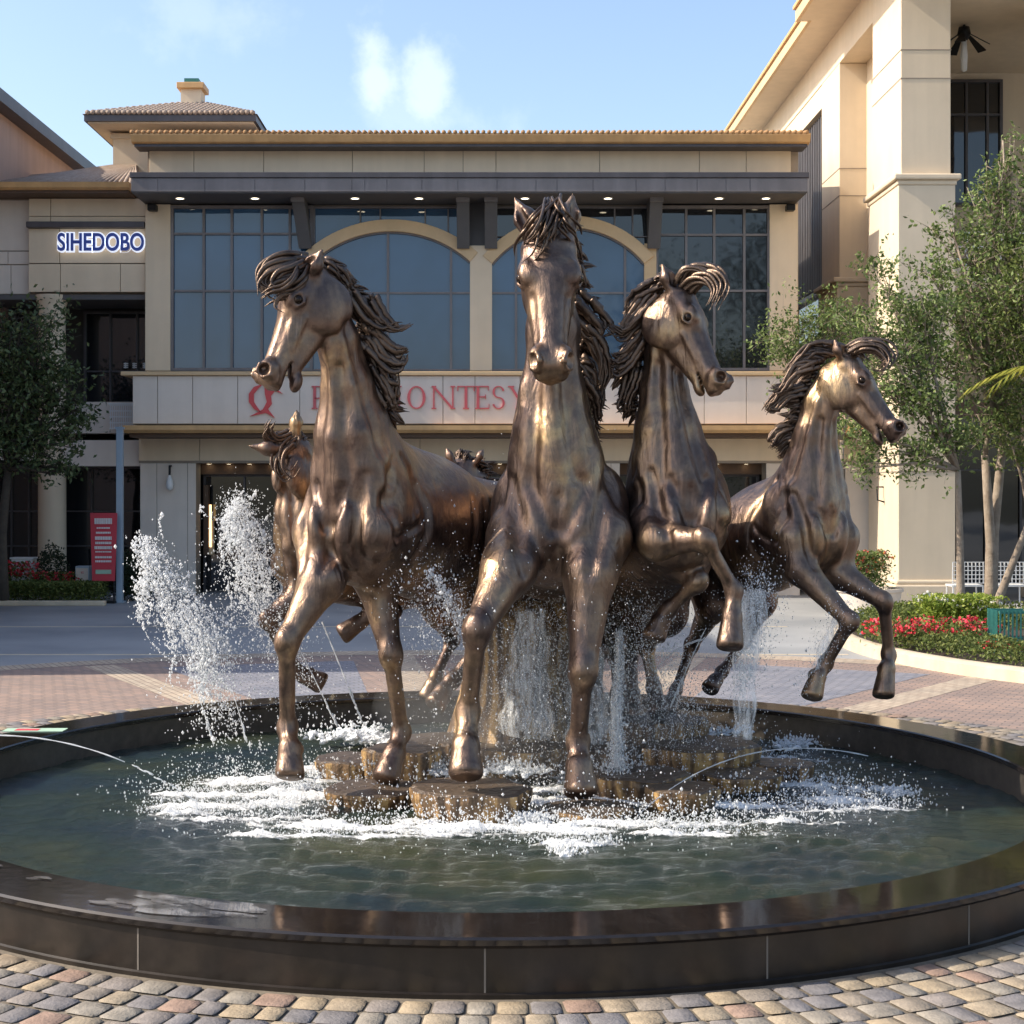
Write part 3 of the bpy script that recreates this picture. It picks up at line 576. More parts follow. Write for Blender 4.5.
c,r=cat_(plume([(762,580,15.6,40,1),(752,610,15.6,34,1.4),(748,650,15.6,26,1),(742,690,15.6,20,.8)],2400,1,big=.05,rs=(.003,.008)),
         plume([(800,690,15.6,18,.5),(830,640,15.7,26,.8),(850,600,15.8,22,.4)],500,1,big=.05,rs=(.003,.007)))
drops('water_spray',c,r,'spray trailing from the hoof of the rearing horse','spray')
# splashes thrown up from the foam
C=[];Rr=[]
for (x,y,rx,ry) in FOAM:
    for _ in range(440):
        g=RNG.normal(0,1,2); hgt=abs(RNG.normal(0,1))**1.5*.09; C.append((x+g[0]*rx*.62,y+g[1]*ry*.8,WZ+.02+hgt)); Rr.append(RNG.uniform(.003,.009)*(1.8 if RNG.uniform()<.06 else 1))
for _ in range(2500):
    a=RNG.uniform(0,6.28); rr=RNG.uniform(1.2,3.9); x,y=.3+rr*math.cos(a)*1.1,16.0+rr*math.sin(a)*.8
    if math.hypot(x,y-15.55)<RI-.1: C.append((x,y,WZ+.02+abs(RNG.normal(0,.12)))); Rr.append(RNG.uniform(.003,.007))
drops('foam_splash',C,Rr,'white splashes and drops jumping over the churned water','splash')
DR=[[],[]]
# lumpy white water: small heaps sculpted as one surface each
def heap(name,blobs,label):
    fd=Field(np.array(blobs)[:,:3].min(0)-.35,np.array(blobs)[:,:3].max(0)+.35,.016)
    for (x,y,z,rr) in blobs:
        for _ in range(26):
            g=RNG.normal(0,1,3); fd.ell((x+g[0]*rr*1.2,y+g[1]*rr*.7,z-.03+abs(g[2])*rr*.32),[(1,0,0),(0,1,0),(0,0,1)],(rr*RNG.uniform(.08,.42),rr*RNG.uniform(.08,.3),rr*RNG.uniform(.06,.24)),k=.02)
        for _ in range(70):
            g=RNG.normal(0,1,3); DR[0].append((x+g[0]*rr*1.3,y+g[1]*rr*.8,z+abs(g[2])*rr*.55)); DR[1].append(RNG.uniform(.004,.016))
    V,Q=fd.mesh(); V+=np.array([[noise.noise(Vector(v)*14),noise.noise(Vector(v)*14+Vector((5,0,0))),noise.noise(Vector(v)*14+Vector((0,9,0)))] for v in V])*.035
    o=mesh_np(name,V,Q,'foam_white'); tag(o,label,'foam',kind='stuff')
mat('foam_white',(.74,.76,.78),rough=.55,var=.06,vscale=8,bump=.6,bscale=35,bdist=.03)
def hb(px,py,n,r,sx=.3,z=.05):
    c=G(px,py,z); return [(c.x+RNG.normal(0,sx),c.y+RNG.normal(0,.10),z,r*RNG.uniform(.6,1.1)) for _ in range(n)]
heap('white_water',hb(358,737,6,.19,.14,.20)+hb(340,772,5,.11,.15,.1),'foaming water boiling behind the left front horse')
heap('white_water',hb(418,772,5,.13,.14,.2)+hb(500,770,6,.13,.16,.2)+hb(430,752,4,.12,.15,.25),'foam welling up between the forelegs of the front horses')
heap('white_water',hb(622,778,5,.12,.14,.2)+hb(660,780,4,.10,.15,.15)+hb(640,740,4,.11,.2,.3)+hb(710,733,4,.11,.2,.3),'foam where the thick water column lands')
heap('white_water',hb(530,820,5,.10,.12,.08)+hb(575,850,3,.06,.1,.06)+hb(250,805,4,.07,.2,.06)+hb(300,790,4,.07,.2,.06),'broken white water in front of the stones')
heap('white_water',hb(893,792,4,.06,.05,.08)+hb(800,745,4,.09,.15,.12)+hb(840,792,4,.05,.2,.06),'small splashes on the right side of the pool')
drops('foam_spatter',DR[0],DR[1],'larger white drops spattering around the foam heaps','splash')
# jets
def jet(pts,r,label,cat='water jet',n=26,m='spray',grp='thin water jets'):
    r=r*.62; p=[P(*q) for q in pts]; out=[]
    for j in range(n+1):
        u=j/n; a,b_,c_=p[0],p[1],p[2]; out.append(a*(1-u)**2+b_*2*u*(1-u)+c_*u*u)
    mb=MB(); cut=n+1 if pts[0][0]==638 else int(n*.7); mb.tube(out[:cut],[r*(1+.3*math.sin(j*1.7+pts[0][0])) for j in range(cut)],6)
    for j in range(cut,n):
        for q in range(3):
            u=(q+RNG.uniform(0,.6))/3; a=out[j].lerp(out[j+1],u)+Vector(RNG.normal(0,.006,3)); d_=(out[j+1]-out[j]).normalized()*RNG.uniform(.015,.05); mb.tube([a-d_,a-d_*.4,a+d_*.4,a+d_],[.001,r*.95,r*.95,.001],5)
    o=mb.build('water_jet',m,smooth=True); tag(o,label,cat,grp)
jet([(-30,736,15.2),(95,728,14.9),(202,806,14.6)],.010,'long thin jet arching in over the left rim of the pool')
jet([(183,655,16.4),(198,690,16.3),(213,742,16.3)],.009,'short thin jet below the leftmost plume of spray')
jet([(322,622,16.8),(340,665,16.7),(362,722,16.6)],.012,'thin jet falling between the forelegs of the left front horse')
jet([(300,650,16.7),(318,685,16.6),(337,726,16.5)],.010,'thin jet just left of the one between the horse forelegs')
jet([(706,628,16.2),(692,655,16.3),(671,706,16.4)],.009,'thin jet dropping left of the raised hoof')
jet([(638,815,14.9),(735,725,15.6),(868,756,16.6)],.010,'long thin jet arching across the right of the pool')
jet([(655,672,16.6),(672,645,16.6),(702,640,16.5)],.008,'faint short arc of water behind the raised hoof')
jet([(232,690,16.6),(240,715,16.6),(247,742,16.6)],.007,'faint short jet between the two left plumes')
# falling columns and sheets
def column(px0,py0,px1,py1,Y,w0,w1,label,m='clear_water',grp=None,n=18):
    pts=[];rad=[]
    for j in range(n+1):
        u=j/n; pts.append(P(px0+(px1-px0)*u+1.2*math.sin(u*9),py0+(py1-py0)*u,Y)); rad.append((w0+(w1-w0)*u)*(1+.12*math.sin(u*21+px0)))
    o=MB().tube(pts,rad,14,cap=False).build('water_column',m,smooth=True); tag(o,label,'water column',grp)
column(619,632,616,772,15.9,.045,.075,'thick white column of water falling right of the central horse')
c,r=cat_(plume([(619,632,15.9,5,1),(618,700,15.9,8,1.3),(616,775,15.9,14,1.6)],1500,1,big=.12,rs=(.004,.011)),plume([(616,770,15.9,30,1),(616,780,15.9,46,1)],700,1,big=.1))
drops('water_spray',c,r,'drops breaking off the thick falling column of water','spray')
mist=bpy.data.materials.new('mist'); tt,N,L=nt(mist); N.remove(N['Principled BSDF']); pv=N.new('ShaderNodeVolumePrincipled'); pv.inputs['Color'].default_value=(.95,.96,.98,1); pv.inputs['Density'].default_value=.16; pv.inputs['Anisotropy'].default_value=.3; L.new(pv.outputs[0],N['Material Output'].inputs['Volume']); MATS['mist']=mist
mb=MB(); cc=(.45,17.0,.75); prof=[(math.sin(a),-math.cos(a)) for a in np.linspace(0,math.pi,17)]; mb.lathe((0,0,0),prof,32); mb.v=[(cc[0]+x*1.75,cc[1]+y*1.25,cc[2]+z*.95) for x,y,z in mb.v]
tag(mb.build('spray_mist','mist',smooth=True),'pale cloud of fine spray hanging round the foot of the pedestal','mist',kind='stuff')
column(752,590,742,738,15.5,.16,.10,'translucent stream of water trailing down from the raised hoof')
column(530,610,525,735,16.4,.16,.30,'translucent fall of water left in front of the pedestal')
column(585,620,590,740,16.5,.14,.26,'translucent fall of water right in front of the pedestal')
column(845,600,806,690,15.95,.05,.05,'thin veil of water under the knee of the leaping horse')
# ------------------------------------------------------------------ buildings
YF=47.0
def X_(px,Y=YF): return (px-CX)/F*Y
def Z_(py,Y=YF): return CH+(CY-py)/F*Y
def bx(mb,px0,px1,py0,py1,y0,y1,Y=YF): return mb.box(X_(px0,Y),X_(px1,Y),y0,y1,Z_(py1,Y),Z_(py0,Y))
def panels(name,m,parent,px0,px1,py0,py1,y,cuts,rows=(),Y=YF,t=.06,g=.018):
    """a wall face of cladding panels with open joints in front of a darker backing"""
    mb=MB(); xs=[X_(px0,Y)]+[X_(c,Y) for c in cuts]+[X_(px1,Y)]; zs=[Z_(py1,Y)]+sorted(Z_(r,Y) for r in rows)+[Z_(py0,Y)]
    for i in range(len(xs)-1):
        for j in range(len(zs)-1): mb.box(xs[i]+g/2,xs[i+1]-g/2,y-t,y,zs[j]+g/2,zs[j+1]-g/2)
    mb.build(name,m,parent,bevel=.006)
def windows(parent,px0,px1,py0,py1,y,vs,hs,m='glass_blue',Y=YF,fr=.06,name='window',fm='mid_metal'):
    f=MB(); x0,x1,z0,z1=X_(px0,Y),X_(px1,Y),Z_(py1,Y),Z_(py0,Y)
    f.box(x0,x0+fr,y-.10,y+.05,z0,z1); f.box(x1-fr,x1,y-.10,y+.05,z0,z1); f.box(x0+fr,x1-fr,y-.10,y+.05,z1-fr,z1); f.box(x0+fr,x1-fr,y-.10,y+.05,z0,z0+fr)
    for v in vs: f.box(X_(v,Y)-fr*.4,X_(v,Y)+fr*.4,y-.085,y+.04,z0+fr,z1-fr)
    for h in hs: f.box(x0+fr,x1-fr,y-.075,y+.035,Z_(h,Y)-fr*.35,Z_(h,Y)+fr*.35)
    w=f.build(name,fm,parent); 
    pm=MB(); gx_=[x0+fr*.5]+sorted(X_(v,Y) for v in vs)+[x1-fr*.5]; gz_=[z0+fr*.5]+sorted(Z_(h_,Y) for h_ in hs)+[z1-fr*.5]; rw_=random.Random(int(px0*7+py0))
    for a_,b_ in zip(gx_,gx_[1:]):
        for c_,d_ in zip(gz_,gz_[1:]):
            o_=[rw_.uniform(0,.012) for _ in range(3)]; yy=[y+o_[0],y+o_[1],y+o_[2],y+o_[2]+o_[0]-o_[1]]
            pm.add([(a_,yy[0],c_),(b_,yy[1],c_),(b_,yy[2],d_),(a_,yy[3],d_),(a_,y+.04,c_),(b_,y+.04,c_),(b_,y+.04,d_),(a_,y+.04,d_)],[(0,1,2,3),(4,7,6,5),(0,4,5,1),(1,5,6,2),(2,6,7,3),(3,7,4,0)])
    pm.build('pane',m,w)
    return w
t=thing('shopping_centre','wide two storey beige shopping building with dark canopy and arched windows','building',(X_(470),YF,0))
# shell
MB().box(X_(146),X_(800),YF+.25,62,Z_(372),Z_(150)).build('wall','joint',t)
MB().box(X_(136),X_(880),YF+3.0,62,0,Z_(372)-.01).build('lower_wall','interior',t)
panels('parapet','stucco',t,148,792,147,174,YF+.2,[193,263,352,424,463,496,600,700,747])
MB().box(X_(148)+.02,X_(792)-.02,YF+.17,YF+.24,Z_(174)-.1,Z_(146)).build('parapet_backing','joint',t)
# cornice of golden gutter with a row of tile ends
MB().prof([(YF+.25,Z_(143,46.4)),(YF-.55,Z_(143,46.4)),(YF-.62,Z_(141,46.3)),(YF-.70,Z_(135,46.3)),(YF-.70,Z_(133,46.3)),(YF+.3,Z_(132))],X_(136),X_(806)).build('cornice','gold_trim',t)
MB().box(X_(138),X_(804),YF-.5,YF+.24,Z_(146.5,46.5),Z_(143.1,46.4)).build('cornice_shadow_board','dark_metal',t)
mb=MB(); x=X_(137)
while x<X_(805): mb.tube([(x,YF-.72,Z_(132,46.3)),(x,YF+6,Z_(132,46.3)+1.0)],.065,6); x+=.17
mb.build('roof_tiles','tile_gold',t,smooth=True)
MB().add([(X_(136),YF-.6,Z_(132.5,46.3)),(X_(806),YF-.6,Z_(132.5,46.3)),(X_(806),YF+9,Z_(132)+1.6),(X_(136),YF+9,Z_(132)+1.6)],[(0,1,2,3)]).build('roof','roof_tile',t)
# canopy
yc=45.3
def xc(px): return (px-CX)/F*yc
def zc(py): return CH+(CY-py)/F*yc
cano=MB(); cano.box(xc(131),xc(808),yc,YF+.2,zc(192),zc(178)); cano.build('canopy','mid_metal',t,bevel=.01)
cb=MB().box(xc(130),xc(809),yc-.06,YF+.15,zc(178)+.004,zc(172.5)).build('canopy_cap','dark_metal',t,bevel=.01)
pn=MB()
xs=[131,158,205,255,305,352,365,387,422,458,497,536,557,593,636,665,697,726,750,808]
for a,b in zip(xs,xs[1:]): pn.box(xc(a)+.012,xc(b)-.012,yc-.02,yc-.002,zc(191.5),zc(178.6))
pn.build('canopy_fascia','mid_metal',t)
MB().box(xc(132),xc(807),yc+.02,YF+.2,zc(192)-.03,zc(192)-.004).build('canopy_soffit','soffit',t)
for i,px in enumerate([180,255,355,419,525,608,719,766]):
    x=(px-CX)/F*46.1; d=MB().lathe((x,46.1,zc(192)-.05),[(.15,.0),(.15,.02),(.11,.02)],20).build('downlight','white_paint',t)
    MB().lathe((x,46.1,zc(192)-.045),[(.0,.0),(.105,.0)],20).build('bulb','downlight_glow',d)
for px,dx in ((303,7),(463,0),(491,0),(656,0)):
    a=MB(); x=X_(px,46.2); w=.19
    a.add([(x-w,YF+.1,Z_(246)),(x+w,YF+.1,Z_(246)),(x+w,YF-.25,Z_(250)),(x-w,YF-.25,Z_(250)),(x-w-dx*.02,YF+.1,zc(192)-.03),(x+w-dx*.02,YF+.1,zc(192)-.03),(x+w-dx*.02,YF-1.0,zc(192)-.03),(x-w-dx*.02,YF-1.0,zc(192)-.03)],[(0,1,2,3),(4,7,6,5),(0,4,5,1),(1,5,6,2),(2,6,7,3),(3,7,4,0)])
    a.build('bracket','soffit',t,bevel=.01)
    MB().box(x-w-.01-dx*.02,x+w+.01-dx*.02,YF-1.06,YF-1.0,zc(192)-.16,zc(192)-.03).build('bracket_cap','mid_metal',t)
# piers
for a,b in ((146,171),(769,797),(470,492)):
    top=205 if a!=470 else 246
    bx(MB(),a,b,top,371,YF-.12,YF+.25).build('pier','stucco',t,bevel=.012)
bx(MB(),457,497,192,247,YF-.02,YF+.25).build('pier_head','soffit',t)
# windows
windows(t,171,313,206,371,YF+.02,[204,232,262,290],[234,291],fr=.09)
windows(t,313,470,206,246,YF+.18,[360,380,425,448],[],fr=.05)
windows(t,492,655,206,262,YF+.18,[560,615,633],[236],m='glass_dark',fr=.05)
windows(t,655,770,206,371,YF+.02,[686,714,744],[235,291],m='glass_dark',fr=.09,fm='mid_metal')
def arch(px0,px1,pyt,pys,pyb,ctrx,rw,cuts,hcut):
    """segmental arch: outer trim, glass under it"""
    n=28; x0,x1=X_(px0),X_(px1); zs=Z_(pys); zt=Z_(pyt); cx=(x0+x1)/2; half=(x1-x0)/2; rise=zt-zs; Rr=(half*half+rise*rise)/(2*rise); cz=zt-Rr; am=math.asin(half/Rr)
    inn=[(cx+Rr*math.sin(-am+2*am*i/n),cz+Rr*math.cos(-am+2*am*i/n)) for i in range(n+1)]
    w=.36; k=(Rr+w)/Rr; out=[(cx+(x-cx)*k,cz+(z-cz)*k) for x,z in inn]
    vs=[];fs=[]
    for (xi,zi),(xo,zo) in zip(inn,out):
        for y in (YF-.16,YF+.2): vs+= [(xi,y,zi),(xo,y,zo)]
    for i in range(n):
        a=4*i; b=4*(i+1); fs+=[(a,a+1,b+1,b),(a+2,b+2,b+3,a+3),(a,b,b+2,a+2),(a+1,a+3,b+3,b+1)]
    fs+=[(0,2,3,1),(4*n,4*n+1,4*n+3,4*n+2)]
    tr=MB().add(vs,fs).build('arch_trim','tan_trim',t,bevel=.01)
    poly=[(x0,Z_(pyb))]+inn+[(x1,Z_(pyb))]
    g=MB().prism([(x,z) for x,z in poly],YF+.03,YF+.06)
    fr=MB(); 
    for c in cuts:
        xx=X_(c); zz=cz+math.sqrt(max(Rr*Rr-(xx-cx)**2,0)); fr.box(xx-.035,xx+.035,YF-.03,YF+.05,Z_(pyb)+.06,zz-.01)
    fr.box(x0,x1,YF-.02,YF+.048,Z_(hcut)-.03,Z_(hcut)+.03); fr.box(x0,x1,YF-.05,YF+.05,Z_(pyb),Z_(pyb)+.06)
    ins=[(cx+(x-cx)*(Rr-.05)/Rr,cz+(z-cz)*(Rr-.05)/Rr) for x,z in inn]; vs=[];fs=[]
    for (xi,zi),(xo,zo) in zip(ins,inn):
        for y in (YF-.05,YF+.06): vs+= [(xi,y,zi),(xo,y,zo)]
    for i in range(n):
        a=4*i; b=4*(i+1); fs+=[(a,a+1,b+1,b),(a+2,b+2,b+3,a+3),(a,b,b+2,a+2),(a+1,a+3,b+3,b+1)]
    fr.add(vs,fs); w_=fr.build('arched_window','mid_metal',t); g.build('pane','glass_blue',w_)
arch(313,470,232,262,371,0,0,[388,451],293)
arch(492,644,228,264,371,0,0,[516,570,625],293)
bx(MB(),644,656,244,371,YF-.10,YF+.24).build('pier','tan_trim',t)
# ledges and the sign band (a shallow balcony front)
MB().box(X_(131),X_(870),YF-1.35,YF+.3,Z_(375.5,45.7),Z_(371.5,45.7)).build('ledge','tan_trim',t,bevel=.02)
Yb=45.8
panels('sign_band','stucco_pale',t,133,872,376,424,Yb,[158,193,238,300,367,443,475,520,552,600,650,704,746,790,830],Y=Yb)
MB().box(X_(133,Yb),X_(872,Yb),Yb-.01,YF+.25,Z_(424.5,Yb),Z_(375.8,Yb)).build('sign_band_backing','joint',t)
MB().prof([(Yb+.3,Z_(433,45.4)),(45.35,Z_(433,45.4)),(45.25,Z_(430,45.4)),(45.25,Z_(425.5,45.4)),(Yb+.3,Z_(424.5,45.4))],X_(124,45.4),X_(876,45.4)).build('lower_ledge','gold_trim',t)
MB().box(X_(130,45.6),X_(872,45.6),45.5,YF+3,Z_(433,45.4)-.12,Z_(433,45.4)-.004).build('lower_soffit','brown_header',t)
panels('ground_frieze','stucco',t,139,872,437,461,YF,[200,300,420,560,700,790])
MB().box(X_(139),X_(872),YF-.02,YF+3,Z_(463),Z_(436)).build('frieze_backing','joint',t)
for a,b in ((140,196),(280,305),(430,470),(560,620),(766,800),(845,872)):
    panels('ground_pier','stucco_pale',t,a,b,463,600,YF+.05,[(a+(b-a)*.3),(a+(b-a)*.85)] if b-a>50 else [],Y=YF)
    MB().box(X_(a)+.01,X_(b)-.01,YF,YF+.8,0,Z_(463)-.01).build('pier_core','joint',t)
bx(MB(),196,872,462,474,YF+.85,YF+1.2).build('shop_header','brown_header',t)
for px in (205,225,246,268,330,360,390,500,530,680,720,750):
    MB().lathe((X_(px),YF+.7,Z_(464)),[(0,0),(.07,0)],12).build('spot','downlight_glow',t)
for a,b,vs in ((196,280,[238]),(305,430,[345,390]),(470,560,[515]),(620,766,[665,715]),(800,845,[])):
    windows(t,a,b,474,596,YF+1.3,vs,[500] if a!=196 else [],m='glass_dark',fr=.07,name='shop_window',fm='dark_metal')
adopt(t)
# lit interior of the left shop, seen by the door
t=thing('display_shelf','lit narrow display shelf just inside the left shop doorway','shelf',(X_(203),YF+1.1,0))
MB().box(X_(198),X_(203),YF+.9,YF+1.15,Z_(556),Z_(485)).build('upright','brown_header',t)
MB().box(X_(203)+.01,X_(208),YF+.95,YF+1.12,Z_(556),Z_(522)).build('shelf','tan_trim',t); MB().box(X_(203)+.02,X_(206),YF+.93,YF+.949,Z_(548),Z_(505)).build('light_strip','shop_glow',t); adopt(t)
# wall lamp
t=thing('wall_lamp','white teardrop wall lamp on the pale pier left of the shop doorway','wall lamp',(X_(171),YF-.1,Z_(490)))
MB().lathe((X_(171),YF-.22,Z_(490)),[(0,-.02),(.10,.04),(.12,.16),(.09,.32),(.05,.42),(.04,.45),(0,.46)],18).build('shade','white_paint',t,smooth=True)
MB().tube([(X_(171),YF-.0,Z_(466)),(X_(171),YF-.2,Z_(466)),(X_(171),YF-.22,Z_(476))],.035,8).build('arm','iron',t); adopt(t)
for (px,lab) in ((155,'small dark floodlight high on the left end pier'),(788,'small dark floodlight high on the right end pier')):
    py=210; t=thing('floodlight',lab,'floodlight',(X_(px),YF-.15,Z_(py)),'floodlights under the canopy ends')
    MB().box(X_(px)-.13,X_(px)+.13,YF-.5,YF-.2,Z_(py+3),Z_(py-3)).build('housing','iron',t,bevel=.02); MB().tube([(X_(px),YF-.12,Z_(py)),(X_(px),YF-.3,Z_(py-3))],.03,6).build('arm','iron',t); adopt(t)
# --- serif lettering
def strokes(ch,x,z,w,h,y,mb,m=1.0):
    """simple serif capital: thick stems, thin arms, slab serifs; (x,z) bottom left"""
    st=.20*h*.62*m; th=.05*h; y0,y1=y-.05,y
    def bar(a,b,c,d): mb.box(x+min(a,b)*w,x+max(a,b)*w,y0,y1,z+min(c,d)*h,z+max(c,d)*h)
    def stem(cx,lo=0,hi=1,thick=1,ser=True):
        s=st*thick/2; X0=x+cx*w; mb.box(X0-s,X0+s,y0,y1,z+lo*h+th*.02,z+hi*h-th*.02)
        if ser:
            for zz in ([lo] if lo==0 else [])+([hi] if hi==1 else []):
                z0=z+zz*h-(th if zz==1 else 0); mb.box(X0-s-.07*h,X0+s+.07*h,y0-.002,y1,z0,z0+th)
    def slant(p,q,tk):
        a=Vector((x+p[0]*w,z+p[1]*h)); b=Vector((x+q[0]*w,z+q[1]*h)); n=Vector((tk/2,0)); mb.prism([(a.x-n.x,a.y),(a.x+n.x,a.y),(b.x+n.x,b.y),(b.x-n.x,b.y)],y0-.004,y1)
    def ring(cx,cz,rx,rz,a0,a1,tk,n=22):
        vs=[];fs=[]
        for i in range(n+1):
            a=a0+(a1-a0)*i/n; ti=tk*(.35+.65*abs(math.cos(a)))
            for k in (0,ti):
                for yy in (y0-.003,y1): vs.append((x+cx*w+(rx*w-k)*math.cos(a),yy,z+cz*h+(rz*h-min(k,tk*.45))*math.sin(a)))
        for i in range(n):
            a=4*i;b=a+4; fs+=[(a,a+2,b+2,b),(a+1,b+1,b+3,a+3),(a,b,b+1,a+1),(a+2,a+3,b+3,b+2)]
        fs+=[(0,1,3,2),(4*n,4*n+2,4*n+3,4*n+1)]; mb.add(vs,fs)
    P2=math.pi
    if ch=='I': stem(.5)
    elif ch=='O': ring(.5,.5,.48,.5,0,2*P2,st)
    elif ch=='N': stem(.15,thick=.5); stem(.88,0.0,1,.5); slant((.12,1),(.88,0),st)
    elif ch=='T': stem(.5); bar(.02,.98,.95,1); bar(.02,.07,.78,.96); bar(.93,.98,.78,.96)
    elif ch=='E': stem(.25); bar(.2,.92,.95,1); bar(.2,.95,0,.05); bar(.3,.72,.5,.55); bar(.89,.93,.8,.96); bar(.92,.96,.04,.22); bar(.70,.74,.42,.63)
    elif ch=='S': ring(.5,.74,.40,.26,.2,P2*1.5,st*.8); ring(.5,.26,.42,.26,-P2*.93,P2*.5,st*.8)
    elif ch=='Y': slant((.12,1),(.5,.45),st); slant((.9,1),(.5,.45),st*.5); stem(.5,0,.5); bar(0,.3,.95,1); bar(.72,1.02,.95,1)
    elif ch=='R': stem(.22); ring(.42,.74,.42,.26,-P2/2,P2/2,st); bar(.22,.44,.95,1); bar(.22,.44,.48,.53); slant((.5,.5),(.88,0),st); bar(.75,1.02,0,.05)
    elif ch=='P': stem(.22); ring(.42,.72,.46,.28,-P2/2,P2/2,st); bar(.22,.44,.95,1); bar(.22,.44,.44,.49)
Ys=Yb-.062
t=thing('shop_sign','red serif capitals and bird emblem on the pale band over the ground floor','sign',(X_(420,Ys),Ys,Z_(412,Ys)))
for ch,px0,px1 in [('P',311,328),('R',374,392),('I',393,404),('O',407,426),('N',430,456),('T',457,475),('E',474,490),('S',491,506),('Y',508,529)]:
    mb=MB(); strokes(ch,X_(px0,Ys),Z_(409,Ys),X_(px1,Ys)-X_(px0,Ys),Z_(386,Ys)-Z_(409,Ys),Ys,mb); mb.build('letter','letter_red',t)
E=lambda pts,mb:mb.prism([(X_(a,Ys),Z_(b,Ys)) for a,b in pts],Ys-.05,Ys)
mb=MB(); E([(263,384),(254,387),(249,394),(249,402),(254,409),(262,413),(258,408),(254,402),(254,394),(258,389)],mb)
E([(264.5,385.5),(272,385),(283,394),(275,391),(271,396),(272,404),(268,409),(275,418),(266,413),(250,416.5),(263,409.5),(267,402),(265,394)],mb); mb.build('bird_emblem','sign_red',t); adopt(t)
# blue-white upright sign
def text_mesh(s,size,ext,name,m,parent,loc,width=None,off=0.0):
    cu=bpy.data.curves.new(name,'FONT'); cu.body=s; cu.size=size; cu.extrude=ext; cu.offset=off; cu.space_character=1.0
    o=bpy.data.objects.new(name,cu); COL.objects.link(o); dg=bpy.context.evaluated_depsgraph_get(); me=bpy.data.meshes.new_from_object(o.evaluated_get(dg)); bpy.data.objects.remove(o)
    co=np.empty(len(me.vertices)*3); me.vertices.foreach_get('co',co); co=co.reshape(-1,3); w=co[:,0].max()-co[:,0].min(); sx=(width/w) if width else 1
    n=np.stack([loc[0]+(co[:,0]-co[:,0].min())*sx,loc[1]-co[:,2],loc[2]+co[:,1]],1); me.vertices.foreach_set('co',n.ravel().astype(np.float32)); me.update()
    q=bpy.data.objects.new(name,me); COL.objects.link(q); me.materials.clear(); me.materials.append(MATS[m]); q.parent=parent; return q
t=thing('shop_sign','blue letters outlined in white on the left building','sign',(X_(58),YF-.1,Z_(251)))
text_mesh('SIHEDOBO',.74,.03,'letter_outline','sign_glow',t,(X_(58),YF-.09,Z_(251)),width=X_(146)-X_(58),off=.055)
text_mesh('SIHEDOBO',.74,.03,'lettering','letter_blue',t,(X_(59),YF-.15,Z_(251)),width=X_(145)-X_(59),off=.014); adopt(t)
# ------------------------------------------------------------------ left building
t=thing('corner_building','beige corner building at the left with golden gutter, round column and tiled roof','building',(X_(80),YF,0))
YL=YF+.1
MB().box(X_(-60),X_(146)-.01,YL+.25,58,Z_(296),Z_(194)).build('wall','joint',t)
MB().prof([(YL+.3,Z_(195)),(YL-.9,Z_(195)),(YL-1.0,Z_(193)),(YL-1.05,Z_(188)),(YL+.3,Z_(187))],X_(-60),X_(136)).build('cornice','gold_trim',t)
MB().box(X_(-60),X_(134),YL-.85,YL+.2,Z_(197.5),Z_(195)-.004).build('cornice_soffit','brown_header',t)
panels('wall_panel','stucco',t,28,145,198,222,YL+.02,[50],[216])
panels('wall_panel','stucco',t,28,145,228,263,YL+.02,[59]);panels('wall_panel','stucco',t,28,145,263.5,292,YL+.0,[60,120])
MB().box(X_(27),X_(145),YL-.22,YL+.2,Z_(228),Z_(222)).build('string_course','dark_metal',t,bevel=.02)
panels('side_panel','stucco_pale',t,-60,27,250,263,YL+.25,[5]); panels('side_panel','stucco_pale',t,-60,27,263.5,293,YL+.25,[8])
panels('side_panel','stucco_pale',t,-60,27,198,249,YL+.3,[])
MB().box(X_(-60),X_(145),YL+.04,YL+2.5,Z_(299),Z_(294)).build('porch_soffit','soffit',t)
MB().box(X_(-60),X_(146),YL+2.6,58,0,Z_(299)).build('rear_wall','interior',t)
windows(t,62,144,302,400,YL+2.5,[90,118],[365],m='glass_dark',fr=.07,fm='dark_metal')
windows(t,-50,34,302,400,YL+2.5,[-10],[365],m='glass_dark',fr=.07,fm='dark_metal')
bx(MB(),60,145,400,432,YL+.9,YL+2.5).build('balcony_wall','stucco_pale',t); bx(MB(),60,139,440,466,YL+.05,YL+2.5).build('ground_frieze','stucco_pale',t)
bx(MB(),-60,60,432,460,YL+.35,YL+2.5).build('ground_frieze','stucco_pale',t)
windows(t,-40,140,466,596,YL+1.6,[-5,13,34,78,105],[512,548],m='glass_dark',fr=.07,fm='dark_metal',name='shop_window')
MB().lathe((X_(48),YL+.35,0),[(.50,0),(.50,.35),(.44,.42),(.43,.5),(.40,Z_(306)),(.44,Z_(303)),(.47,Z_(300)),(.52,Z_(297)),(.52,Z_(294))],32).build('column','stucco_cream',t,smooth=True,auto=True)
adopt(t)
t=thing('window_lettering','faint white characters on the dark upper window of the left building','sign',(X_(110),YL+2.3,Z_(361)))
mb=MB(); rnd=random.Random(3)
for px in (104,113,124,131,137):
    for k in range(3): mb.box(X_(px)+.02,X_(px+6)-.02,YL+2.36,YL+2.38,Z_(361-2.0*k)-.02,Z_(361-2.0*k)+.02)
    mb.box(X_(px+2.5)-.02,X_(px+2.5)+.02,YL+2.365,YL+2.385,Z_(362),Z_(356))
mb.build('strokes','white_paint',t); adopt(t)
t=thing('balcony_railing','white lattice balcony railing beside the blue pole','railing',(X_(120),YL+.5,Z_(432)))
mb=MB()
for px in np.arange(106,135,2.2): mb.box(X_(px)-.015,X_(px)+.015,YL+.45,YL+.48,Z_(428),Z_(404))
for py in (404,410,416,422,428): mb.box(X_(105),X_(135),YL+.44,YL+.445,Z_(py)-.02,Z_(py)+.02)
